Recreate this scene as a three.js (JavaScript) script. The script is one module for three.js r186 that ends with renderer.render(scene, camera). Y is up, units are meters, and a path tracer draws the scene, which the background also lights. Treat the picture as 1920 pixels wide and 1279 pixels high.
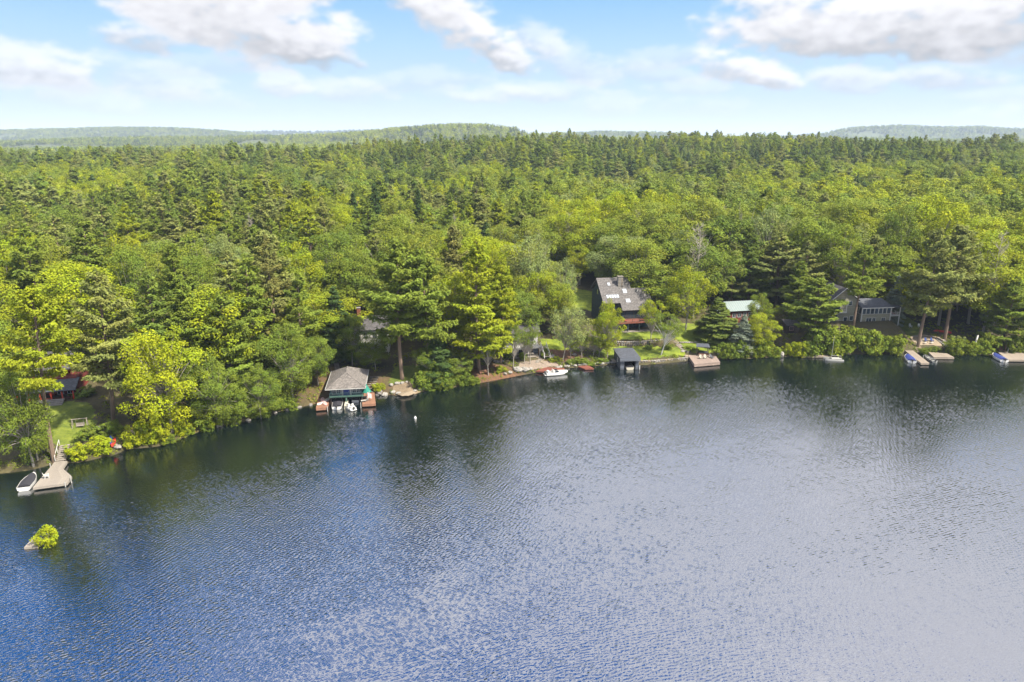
import * as THREE from 'three';
import { mergeGeometries } from 'three/addons/utils/BufferGeometryUtils.js';
import { createNoise2D, createNoise3D } from 'simplex-noise';

// ---------------------------------------------------------------- camera, sky, sun, exposure
const scene = new THREE.Scene();
const camera = new THREE.PerspectiveCamera(53.1, 1024 / 682, 1, 20000);
camera.position.set(0, 60, 0);
camera.rotation.set(THREE.MathUtils.degToRad(-16.43), 0, 0);
scene.add(camera);
const EXPOSURE = 2.9;
const sun = new THREE.DirectionalLight(new THREE.Color(1, 0.915, 0.765), 5);
sun.position.set(290, 420, 170).add(new THREE.Vector3(20, 0, -220));
sun.target.position.set(20, 0, -220);
sun.castShadow = true; sun.shadow.radius = 4;
Object.assign(sun.shadow.camera, { left: -420, right: 420, top: 420, bottom: -420, near: 1, far: 1500 });
sun.shadow.mapSize.set(4096, 4096);
scene.add(sun, sun.target);

function rng(seed) { let s = seed | 0; return () => { s = (s + 0x6d2b79f5) | 0; let t = Math.imul(s ^ (s >>> 15), 1 | s); t = (t + Math.imul(t ^ (t >>> 7), 61 | t)) ^ t; return ((t ^ (t >>> 14)) >>> 0) / 4294967296; }; }
const n2 = createNoise2D(rng(11)), n3 = createNoise3D(rng(12));
const clamp = (x, a = 0, b = 1) => Math.min(b, Math.max(a, x)), lerp = (a, b, t) => a + (b - a) * t;
const smooth = (a, b, x) => { const t = clamp((x - a) / (b - a)); return t * t * (3 - 2 * t); };
const table = (T, x) => { if (x <= T[0][0]) return T[0][1]; for (let i = 1; i < T.length; i++) if (x < T[i][0]) return lerp(T[i - 1][1], T[i][1], (x - T[i - 1][0]) / (T[i][0] - T[i - 1][0])); return T[T.length - 1][1]; };
const fbm3 = (x, y, z, o = 4) => { let s = 0, a = 0.5; for (let i = 0; i < o; i++, a *= 0.5, x *= 2.03, y *= 2.03, z *= 2.03) s += a * n3(x, y, z); return s; };

{ // the sky: blue air, cumulus with flat grey bases; each cloud is [azimuth, elevation, half width, half height (degrees), tilt, strength, brightness]
  const W = 3072, Hh = W / 2, data = new Float32Array(W * Hh * 4), D = Math.PI / 180;
  const clouds = [[-19.7,8.5,8.5,3.4,-10,1,1],[-24.1,8.9,4.9,2.7,0,1,1],[-16.1,6.7,5.4,1.6,-12,.9,.55],[-26.6,6.8,3.1,1.4,-5,.8,.8],[-12.5,5.8,1.8,.6,-15,.6,.7],[-20.5,10.8,9,3.1,0,1,1],[-33.2,4.6,4.7,1.5,-6,.75,.75],[-26.1,4,4.9,1.5,-12,.35,.9],[-30.8,2.7,5.4,1,-8,.3,.95],[-17.5,3.9,2.2,1.2,-5,.55,1],[-12.8,3.5,4.9,1,-4,.4,.95],[-23.5,2.7,4,.9,0,.25,1],[-4.1,8.5,4.7,2.5,-28,1,1],[-1,6.8,3.4,1.5,-28,.9,.7],[-6.5,10.1,4,1.8,-10,.9,1],[5,5.6,4.3,1.5,-15,.4,.95],[2.1,7.2,2.7,1.3,-25,.5,.95],[17.2,5,4.3,1.2,-13,.9,.9],[19.4,4.3,2.7,.7,-10,.7,.75],[11.5,5.9,4.5,.9,6,.3,1],[26,7.5,12.1,2.8,-4,1,.95],[31.2,6.5,8.5,2.2,-2,1,.6],[27.9,8,10.3,2.7,0,1,.8],[20.3,9,4.9,2,-10,.8,1],[32.9,8.1,6.3,3.1,0,1,1],[24.8,6.4,7.6,1.3,-6,.8,.65],[25.1,4.1,3.1,1.1,-5,.5,.85],[30.6,4.1,3.8,1.1,-4,.6,.85],[7.2,2.5,3.1,1.2,0,.3,1],[-4.2,3.3,4,.8,-8,.25,1],[14,3.8,3.6,.7,0,.3,1],[34.1,2.7,3.1,.6,0,.25,.95],
    // higher clouds that the lake mirrors, and their like all round
    [30,26,34,9,0,1,.95],[22,38,30,8,4,1,.92],[46,34,26,9.5,0,1,.95],[6,31,16,6,-8,.9,.95],[58,20,22,6,0,1,.9],[-2,20,14,4,5,.8,.95],[-37,23,9,3.2,0,1,1],[-14,36,10,3,0,.55,.95],[20,17,26,4.5,0,1,.95],[48,14.5,20,3.6,0,1,.9],[-11,38,17,8.5,0,.95,.95],[-28,32,7,2,0,.55,.95]].map((c, i) => (i < 32 ? [c[0], c[1], c[2] * 1.04, c[3] * 1.2, ...c.slice(4)] : c));
  const r = rng(5);
  for (let i = 0; i < 120; i++) { const az = 62 + r() * 236, el = 3 + r() * 80, w = (2 + el * 0.28) * (0.7 + r()); clouds.push([az > 180 ? az - 360 : az, el, w * 1.6, w * 0.5, (r() - 0.5) * 16, 0.4 + r() * 0.6, 0.7 + r() * 0.3]); }
  for (let i = 0; i < 70; i++) { const el = 1.2 + r() * 4.6, w = 1.5 + r() * 3.2; clouds.push([r() * 360 - 180, el, w * 1.5, 0.4 + w * 0.2, (r() - 0.5) * 14, 0.16 + r() * 0.24, 0.9 + r() * 0.08]); } // low streaks near the horizon
  const bins = Array.from({ length: 180 }, () => []);   // the clouds that can reach each degree of elevation
  for (const c of clouds) { const reach = c[2] * 0.5 + c[3] * 1.7; for (let e = Math.max(-1, Math.floor(c[1] - reach)); e <= Math.min(90, c[1] + reach); e++) bins[e + 1].push(c); }
  const air = [[-90, .3, .36, .4], [-2, .76, .84, .95], [0, .79, .865, .97], [3, .64, .81, .985], [7, .46, .72, .985], [10, .32, .615, .97], [20, .17, .49, 1.04], [32, .03, .33, 1.16], [55, .02, .26, 1.12], [90, .02, .22, 1]];
  for (let row = 0; row < Hh; row++) {
    const el = ((row + 0.5) / Hh - 0.5) * 180, cosE = Math.cos(el * D), y = Math.sin(el * D);
    let k = 1; while (k < air.length - 1 && air[k][0] < el) k++;
    const t = clamp((el - air[k - 1][0]) / (air[k][0] - air[k - 1][0])), base = [1, 2, 3].map((c) => lerp(air[k - 1][c], air[k][c], t));
    for (let col = 0; col < W; col++) {
      const round = ((col + 0.5) / W - 0.5) * 360, o = (row * W + col) * 4;
      let [cr, cg, cb] = base;
      if (el > -1) {
        const x = Math.cos(round * D) * cosE, z = Math.sin(round * D) * cosE;
        let az = round + 90; if (az > 180) az -= 360;
        const near = bins[Math.floor(el) + 1];
        let dmax = 0, sum = 0, acc = 0;
        let big = 0, fine = 0, got = false;
        for (const c of near) {
          let da = az - c[0]; if (da > 180) da -= 360; if (da < -180) da += 360;
          if (Math.abs(da) * cosE > c[2] * 1.8) continue;
          const tilt = c[4] * D, u = (da * cosE * Math.cos(tilt) + (el - c[1]) * Math.sin(tilt)) / c[2], v = (-da * cosE * Math.sin(tilt) + (el - c[1]) * Math.cos(tilt)) / c[3];
          const flat = v < 0 ? v * 1.25 : v, body = 1 - u * u - flat * flat; if (body < -0.85) continue;
          if (!got) { got = true; big = fbm3(x * 9, y * 22, z * 9, 3); fine = fbm3(x * 30 + 7, y * 60, z * 30, el < 14 ? 5 : 3); }
          const d = body + big * 0.8 + fine * 0.44;
          if (d <= 0) continue;
          const a = smooth(0, 0.85, d) * c[5], lit = (1 + 0.9 * smooth(11, 20, c[1])) * lerp(c[6] * 0.67, c[6] < 0.7 ? 0.88 : 1.06, smooth(-0.65, 0.45, v + fine * 0.42 + big * 0.4));
          sum += a * lit; dmax = 1 - (1 - dmax) * (1 - a);
          acc += a;
        }
        if (dmax > 0) { const lit = sum / acc, warm = 1.0; cr = lerp(cr, lit * warm, dmax); cg = lerp(cg, lit * 0.995, dmax); cb = lerp(cb, lit * (1.035 + 0.06 * smooth(10, 16, el)), dmax); }

      }
      data[o] = cr / EXPOSURE; data[o + 1] = cg / EXPOSURE; data[o + 2] = cb / EXPOSURE; data[o + 3] = 1;
    }
  }
  const sky = new THREE.DataTexture(data, W, Hh, THREE.RGBAFormat, THREE.FloatType);
  sky.mapping = THREE.EquirectangularReflectionMapping; sky.magFilter = THREE.LinearFilter; sky.needsUpdate = true;
  scene.background = sky; scene.environment = sky;
}
scene.fog = new THREE.FogExp2(new THREE.Color(0.66, 0.8, 1), 0.00008);

// ---------------------------------------------------------------- helpers
const used = new Map();
function numbered(n) { const k = used.get(n) ?? 0; used.set(n, k + 1); return k ? n + '_' + String(k).padStart(3, '0') : n; }
function tag(o, label, category, group) { o.userData.label = label; o.userData.category = category; if (group) o.userData.group = group; return o; }
function thing(name, label, category, x = 0, y = 0, z = 0, turn = 0, group) { const o = new THREE.Group(); o.name = numbered(name); o.position.set(x, y, z); o.rotation.y = turn; scene.add(o); return tag(o, label, category, group); }
function part(parent, name, geometry, material) { const m = new THREE.Mesh(geometry, material); m.name = name; m.castShadow = m.receiveShadow = true; parent.add(m); return m; }
function setting(name, geometry, material) { const m = part(scene, numbered(name), geometry, material); m.userData.kind = 'structure'; return m; }
const box = (w, h, d, x = 0, y = 0, z = 0, ry = 0, rx = 0, rz = 0) => { const g = new THREE.BoxGeometry(w, h, d); if (rx) g.rotateX(rx); if (rz) g.rotateZ(rz); if (ry) g.rotateY(ry); return g.translate(x, y, z); };
const cyl = (r0, r1, h, x = 0, y = 0, z = 0, n = 8) => new THREE.CylinderGeometry(r1, r0, h, n).translate(x, y + h / 2, z);
const bar = (a, b, r, n = 6) => { const A = new THREE.Vector3(...a), B = new THREE.Vector3(...b), d = B.clone().sub(A), g = new THREE.CylinderGeometry(r, r, d.length(), n); g.applyQuaternion(new THREE.Quaternion().setFromUnitVectors(new THREE.Vector3(0, 1, 0), d.clone().normalize())); const m = A.add(B).multiplyScalar(0.5); return g.translate(m.x, m.y, m.z); };
const merge = (list) => mergeGeometries(list.map((g) => (g.index ? g.toNonIndexed() : g)));
function geo(pos, uv, col) { const g = new THREE.BufferGeometry(); g.setAttribute('position', new THREE.Float32BufferAttribute(pos, 3)); if (uv) g.setAttribute('uv', new THREE.Float32BufferAttribute(uv, 2)); if (col) g.setAttribute('color', new THREE.Float32BufferAttribute(col, 3)); return g; }
// a flat slab: corners a b c d seen counter-clockwise from outside, t thick inwards, uv in metres
function slab(a, b, c, d, t) {
  const V = [a, b, c, d].map((p) => new THREE.Vector3(...p)), n = V[1].clone().sub(V[0]).cross(V[2].clone().sub(V[0])).normalize();
  const u = V[1].clone().sub(V[0]).normalize(), w = n.clone().cross(u), L = V.map((p) => p.clone().addScaledVector(n, -t)), pos = [], uv = [];
  const quad = (p, q, r, s) => { for (const v of [p, q, r, p, r, s]) { pos.push(v.x, v.y, v.z); uv.push(v.dot(u), v.dot(w)); } };
  quad(V[0], V[1], V[2], V[3]); quad(L[3], L[2], L[1], L[0]);
  for (let i = 0; i < 4; i++) { const j = (i + 1) % 4; quad(V[j], V[i], L[i], L[j]); }
  const g = geo(pos, uv); g.computeVertexNormals(); return g;
}
// an outline in x, y pushed back by depth along -z from z = z0
function prism(outline, depth, z0 = 0) { const s = new THREE.Shape(outline.map(([x, y]) => new THREE.Vector2(x, y))); return new THREE.ExtrudeGeometry(s, { depth, bevelEnabled: false }).translate(0, 0, z0 - depth); }

// ---------------------------------------------------------------- materials
const lin = (r, g, b) => new THREE.Color().setRGB(r, g, b);
function noiseTexture(size, seed, f) { // f(noise, u, v) -> [r, g, b] 0..1 (sRGB); noise(k) repeats over the tile
  const m3 = createNoise3D(rng(seed)), m2 = createNoise3D(rng(seed + 1)), data = new Uint8Array(size * size * 4), r = rng(seed + 2);
  for (let j = 0; j < size; j++) for (let i = 0; i < size; i++) {
    const u = i / size, v = j / size, A = u * Math.PI * 2, B = v * Math.PI * 2;
    const noise = (k, off = 0) => { const q = k / (Math.PI * 2); return m3(Math.cos(A) * q + off, Math.sin(A) * q, Math.cos(B) * q * 1.3) * 0.6 + m2(Math.sin(B) * q, Math.cos(A) * q + off, Math.cos(B) * q) * 0.6; };
    const c = f(noise, u, v, r), o = (j * size + i) * 4;
    for (let n = 0; n < 3; n++) data[o + n] = clamp(c[n]) * 255; data[o + 3] = 255;
  }
  const t = new THREE.DataTexture(data, size, size); t.wrapS = t.wrapT = THREE.RepeatWrapping; t.magFilter = THREE.LinearFilter; t.colorSpace = THREE.SRGBColorSpace; t.needsUpdate = true; return t;
}
const grainTex = noiseTexture(256, 21, (n, u, v, r) => { const a = 0.82 + n(6) * 0.1 + n(24) * 0.1 + (r() - 0.5) * 0.16; return [a, a, a]; });
const shingleTex = noiseTexture(256, 31, (n, u, v, r) => { const rowN = Math.floor(v * 16), fv = v * 16 - rowN, k = Math.floor(u * 10 + (rowN % 2) * 0.5), h = Math.abs(Math.sin(k * 12.9898 + rowN * 78.233) * 43758.5453) % 1, a = (0.72 + h * 0.26 + n(20) * 0.08) * (fv < 0.1 ? 0.72 : 1); return [a, a, a]; });
const boardTex = noiseTexture(256, 41, (n, u, v) => { const k = Math.floor(v * 12), fv = v * 12 - k, h = Math.abs(Math.sin(k * 91.7) * 43758.5) % 1, a = (0.78 + h * 0.16 + n(30) * 0.1) * (fv < 0.09 ? 0.55 : 1); return [a, a, a]; });
const rep = (t, x, y = x) => { const c = t.clone(); c.repeat.set(x, y); c.needsUpdate = true; return c; };
const std = (r, g, b, roughness = 0.85, o = {}) => new THREE.MeshStandardMaterial({ color: lin(r, g, b), roughness, side: THREE.DoubleSide, ...o });
const grain = rep(grainTex, 0.35), shingles = rep(shingleTex, 0.28), boards = rep(boardTex, 0.4);
const M = {
  teal: std(0.018, 0.045, 0.055, 0.8, { map: boards }), slate: std(0.068, 0.08, 0.104, 0.8, { map: boards }), darkwood: std(0.05, 0.032, 0.022, 0.85, { map: grain }),
  shingle: std(0.15, 0.135, 0.125, 0.95, { map: shingles }), shingleMain: std(0.12, 0.112, 0.11, 0.95, { map: shingles }), shingleDark: std(0.08, 0.076, 0.08, 0.95, { map: shingles }), shingleBlue: std(0.06, 0.068, 0.088, 0.8, { map: shingles }),
  boathouse: std(0.016, 0.06, 0.068, 0.7, { map: boards }), greenTrim: std(0.045, 0.1, 0.075, 0.7), white: std(0.418, 0.412, 0.394, 0.6), cream: std(0.319, 0.302, 0.244, 0.7),
  cedar: std(0.27, 0.135, 0.08, 0.8, { map: grain }), redDeck: std(0.208, 0.06, 0.036, 0.8, { map: grain }), greyDeck: std(0.3, 0.265, 0.225, 0.85, { map: grain }), pinkDeck: std(0.27, 0.205, 0.17, 0.85, { map: grain }), tanDeck: std(0.29, 0.24, 0.19, 0.85, { map: grain }), darkEdge: std(0.06, 0.05, 0.045, 0.9),
  glass: new THREE.MeshStandardMaterial({ color: lin(0.02, 0.03, 0.04), roughness: 0.06, metalness: 0.0 }), skylight: new THREE.MeshPhysicalMaterial({ color: lin(0.3, 0.33, 0.37), roughness: 0.25, metalness: 0.2 }), dark: std(0.012, 0.013, 0.015, 0.9),
  stone: std(0.244, 0.22, 0.186, 0.92, { map: grain }), stoneGrey: std(0.24, 0.224, 0.208, 0.92, { map: grain }), stoneWarm: std(0.29, 0.232, 0.162, 0.92, { map: grain }), granite: std(0.319, 0.302, 0.278, 0.9, { map: grain }), sand: std(0.2, 0.15, 0.095, 0.98, { map: grain }),
  sage: std(0.27, 0.26, 0.195, 0.9, { map: boards }), barn: std(0.16, 0.02, 0.014, 0.85, { map: boards }), metalRoof: std(0.2, 0.25, 0.24, 0.4, { metalness: 0.4 }), grey: std(0.16, 0.176, 0.192, 0.85, { map: boards }), greyLight: std(0.244, 0.244, 0.232, 0.85), brick: std(0.232, 0.075, 0.041, 0.9, { map: grain }),
  hull: std(0.452, 0.452, 0.441, 0.25), navy: std(0.008, 0.02, 0.128, 0.7), coverBlack: std(0.022, 0.022, 0.028, 0.6), alum: std(0.29, 0.29, 0.273, 0.4, { metalness: 0.5 }), kayakRed: std(0.377, 0.035, 0.017, 0.35), kayakBlue: std(0.012, 0.07, 0.348, 0.35), cyanHull: std(0.174, 0.36, 0.36, 0.3), yellow: std(0.406, 0.319, 0.07, 0.5), umbrella: std(0, 0.112, 0.08, 0.8), chairBlue: std(0.01, 0.04, 0.176, 0.6), pink: std(0.435, 0.244, 0.232, 0.8), black: std(0.02, 0.02, 0.022, 0.6),
  bark: std(0.12, 0.084, 0.06, 0.95), barkGrey: std(0.208, 0.188, 0.16, 0.95), birch: std(0.406, 0.394, 0.365, 0.8), deadwood: std(0.261, 0.232, 0.191, 0.95),
};

// ---------------------------------------------------------------- terrain
const shore = [[-1500, 300], [-400, 10], [-250, -50], [-150, -95], [-96.1, -115.9], [-91.1, -117.4], [-88.3, -120.1], [-83.9, -120.5], [-79, -123.8], [-78.2, -126.2], [-71.9, -127.8], [-66.7, -135.8], [-60.2, -139.8], [-54, -146], [-46.8, -151], [-43.8, -154.1], [-36.6, -157], [-29.4, -157], [-25.7, -155.5], [-22.6, -159.6], [-17.4, -161.1], [-10.9, -164.2], [-4.9, -167.4], [0, -170.3], [7.2, -174.2], [14.6, -177.4], [22.1, -179.2], [28.2, -180.6], [35.6, -180.1], [43.4, -182], [49.9, -184], [57.8, -185.4], [67.1, -185.9], [75.3, -187.4], [83.2, -187.9], [93.1, -189.5], [103, -190.5], [114.2, -191], [123.3, -190.5], [130.4, -189.5], [139.7, -189.5], [149.8, -190.5], [250, -180], [400, -140], [1500, 200]];
const inland = (x, z) => table(shore, x) - z;
const slope = [[-60, -9], [-15, -4], [0, 0.1], [1.5, 0.8], [6, 1.8], [15, 3.2], [30, 4.8], [60, 6.5], [120, 8.5], [200, 10], [300, 15], [450, 26], [600, 36], [720, 40], [950, 27], [1300, 18], [2500, 16]];
const hills = [[-560, -1750, 620, 330, 26], [-190, -2600, 420, 320, 78], [-60, -2500, 160, 160, 12], [-650, -2900, 700, 420, 50], [-1700, -2900, 800, 420, 44], [-3700, -5200, 1300, 700, 104], [-2300, -5000, 900, 600, 96], [-2500, -7200, 1000, 600, 124], [-1300, -7400, 620, 500, 114], [700, -5000, 900, 500, 100], [1500, -3200, 500, 300, 46], [2550, -5000, 300, 300, 40], [2750, -5200, 900, 400, 90], [3800, -5200, 1200, 500, 92], [2300, -2800, 700, 400, 42], [420, -2900, 400, 300, 40]];
function rawHeight(x, z) {
  const s = inland(x, z);
  let h = table(slope, s);
  if (s > 0) h += n2(x * 0.03, z * 0.03) * 0.5 * smooth(8, 30, s) + (n2(x * 0.008, z * 0.008) * 2.6 + n2(x * 0.0042 + 13, z * 0.0055) * 5.5 * smooth(120, 320, s)) * smooth(60, 200, s);
  if (s > 200) h = lerp(10, h, lerp(0.5, 1, smooth(-360, 40, x)) * lerp(1, 0.86, smooth(300, 600, x)));
  if (s > 700) for (const [hx, hz, rx, rz, hh] of hills) { const a = (x - hx) / rx, b = (z - hz) / rz, q = a * a + b * b; if (q < 6) h += (hh - 8) * Math.exp(-q) * smooth(700, 1000, s); }
  // levelled yards
  const yard = (x0, x1, zz, f) => { const w = smooth(x0 - 4, x0, x) * (1 - smooth(x1, x1 + 4, x)) * smooth(zz - 14, zz, z); if (w > 0 && s > 0) h = lerp(h, f(), w); };
  yard(28, 46, -222, () => table([[-222, 4.9], [-197, 4.2], [-192.2, 3.6], [-191.2, 2.0], [-182.8, 1.1], [-181.9, 0.3]], z));
  yard(50, 62, -215, () => table([[-215, 5.2], [-200, 4], [-192, 2.4], [-186, 1.2], [-185, 0.3]], z));
  yard(92, 118, -215, () => table([[-215, 7.5], [-203, 6.4], [-198, 5.3], [-193, 1.8], [-190.6, 0.3]], z));
  yard(121, 128, -215, () => table([[-215, 5.6], [-204, 2.6], [-198, 2.2], [-193, 1], [-190.4, 0.3]], z));
  yard(-107, -92, -150, () => table([[0, 0.2], [4, 1.5], [10, 2.6], [20, 4.8], [40, 6]], s));
  return h;
}
const steps = (list) => { const out = []; for (let i = 0; i < list.length - 1; i++) { const [a, n] = list[i], b = list[i + 1][0]; for (let k = 0; k < n; k++) out.push(a + (b - a) * k / n); } out.push(list[list.length - 1][0]); return out; };
const gx = steps([[-9000, 40], [-1500, 40], [-400, 26], [-140, 280], [165, 30], [420, 40], [1500, 40], [9000, 0]]);
const gz = steps([[-12000, 56], [-2200, 60], [-1000, 80], [-420, 50], [-240, 170], [-100, 12], [20, 0]]);
const gh = gz.map((z) => gx.map((x) => rawHeight(x, z)));
const find = (a, v) => { let lo = 0, hi = a.length - 2; while (lo < hi) { const m = (lo + hi + 1) >> 1; if (a[m] <= v) lo = m; else hi = m - 1; } return lo; };
function groundAt(x, z) { const i = find(gx, x), j = find(gz, z), u = clamp((x - gx[i]) / (gx[i + 1] - gx[i])), v = clamp((z - gz[j]) / (gz[j + 1] - gz[j])), a = gh[j][i], b = gh[j][i + 1], c = gh[j + 1][i], d = gh[j + 1][i + 1]; return u + v < 1 ? a + (b - a) * u + (c - a) * v : d + (c - d) * (1 - u) + (b - d) * (1 - v); }
{
  const pos = [], uv = [], col = [], idx = [], nx = gx.length;
  gz.forEach((z, j) => gx.forEach((x, i) => {
    pos.push(x, gh[j][i], z); uv.push(x, z);
    const s = inland(x, z), k = 0.5 + 0.5 * n2(x * 0.06 + 9, z * 0.06), c = [0.05 + 0.035 * k, 0.045 + 0.025 * k, 0.022];
    const needles = Math.max(0, 1 - Math.hypot((x + 5) / 10, (z + 170) / 6), 1 - Math.hypot((x - 13) / 9, (z + 184) / 5)) + 0.35 * Math.max(0, 1 - Math.hypot((x + 42) / 18, (z + 158) / 12));
    const m = clamp(needles * 2.2 + n2(x * 0.3, z * 0.3) * 0.3 * (needles > 0 ? 1 : 0)); c[0] = lerp(c[0], 0.14, m); c[1] = lerp(c[1], 0.07, m); c[2] = lerp(c[2], 0.035, m);
    const gr = smooth(1000, 1400, s); c[0] = lerp(c[0], 0.07, gr); c[1] = lerp(c[1], 0.09, gr); c[2] = lerp(c[2], 0.025, gr);
    
    col.push(...c);
  }));
  for (let j = 0; j < gz.length - 1; j++) for (let i = 0; i < nx - 1; i++) { const a = j * nx + i; idx.push(a, a + nx, a + 1, a + 1, a + nx, a + nx + 1); }
  const g = geo(pos, uv, col); g.setIndex(idx); g.computeVertexNormals();
  setting('ground', g, new THREE.MeshStandardMaterial({ vertexColors: true, roughness: 1, map: rep(grainTex, 0.22) }));
}
const inside = (poly, x, z) => { let c = false; for (let i = 0, j = poly.length - 1; i < poly.length; j = i++) { const [a, b] = poly[i], [p, q] = poly[j]; if (b > z !== q > z && x < ((p - a) * (z - b)) / (q - b) + a) c = !c; } return c; };
const kept = [];   // outlines that stay free of undergrowth
function sheet(name, poly, material, off = 0.05, step = 0.4, wob = 0.5) { // a thin sheet that follows the terrain
  kept.push(poly);
  const xs = poly.map((p) => p[0]), zs = poly.map((p) => p[1]), pos = [], uv = [];
  for (let x = Math.min(...xs); x < Math.max(...xs); x += step) for (let z = Math.min(...zs); z < Math.max(...zs); z += step) {
    const wx = n2(x * 0.5, z * 0.5) * wob, wz = n2(x * 0.5 + 30, z * 0.5) * wob;
    if (!inside(poly, x + step / 2 + wx, z + step / 2 + wz)) continue;
    for (const [a, b] of [[0, 0], [0, 1], [1, 1], [0, 0], [1, 1], [1, 0]]) { const X = x + a * step, Z = z + b * step; pos.push(X, groundAt(X, Z) + off, Z); uv.push(X, Z); }
  }
  const g = geo(pos, uv); g.computeVertexNormals(); return setting(name, g, material);
}
const lawnTex = noiseTexture(512, 51, (n, u, v, r) => { const a = n(5) * 0.13 + n(16) * 0.1 + n(50) * 0.1 + (r() - 0.5) * 0.12; return [0.8 + a, 0.82 + a * 0.8, 0.7 + a]; });
const lawnMat = std(0.155, 0.195, 0.012, 1, { map: rep(lawnTex, 0.06) });
sheet('lawn', [[27, -182.6], [36, -182.2], [43.5, -183.6], [50, -185.6], [48.6, -190.4], [42, -191], [28, -190.6], [24, -187]], lawnMat);
sheet('lawn', [[29, -193], [36, -192.6], [46, -193.6], [47, -196.5], [42, -200.5], [36, -198.8], [30, -197.2]], lawnMat);
sheet('lawn', [[49.5, -190.5], [52, -187], [64, -187.4], [64, -195], [62, -206], [52, -208], [44, -204], [43.5, -201.5], [49, -196]], lawnMat);
sheet('lawn', [[10, -222], [26, -221], [34, -224], [32, -244], [20, -254], [8, -244]], lawnMat);
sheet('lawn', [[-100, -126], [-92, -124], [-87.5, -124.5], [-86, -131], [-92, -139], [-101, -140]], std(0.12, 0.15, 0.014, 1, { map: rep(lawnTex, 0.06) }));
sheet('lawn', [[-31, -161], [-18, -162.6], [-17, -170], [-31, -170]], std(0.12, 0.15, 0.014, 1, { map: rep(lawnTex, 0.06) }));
sheet('lawn', [[9, -186], [20, -187], [19, -194], [8, -193]], lawnMat);
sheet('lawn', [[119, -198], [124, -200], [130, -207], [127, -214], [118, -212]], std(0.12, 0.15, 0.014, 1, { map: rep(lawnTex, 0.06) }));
sheet('sand_beach', [[-29.5, -156.7], [-25.2, -155.4], [-22, -159], [-21.5, -160.6], [-27, -161.6], [-29.5, -160]], M.sand, 0.07, 0.3, 0.2);
sheet('gravel_patio', [[1.5, -172.5], [7, -174.8], [13, -177.6], [12, -179], [7, -179.4], [2, -177]], std(0.24, 0.19, 0.15, 0.98, { map: grain }), 0.07, 0.3, 0.3);

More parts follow.
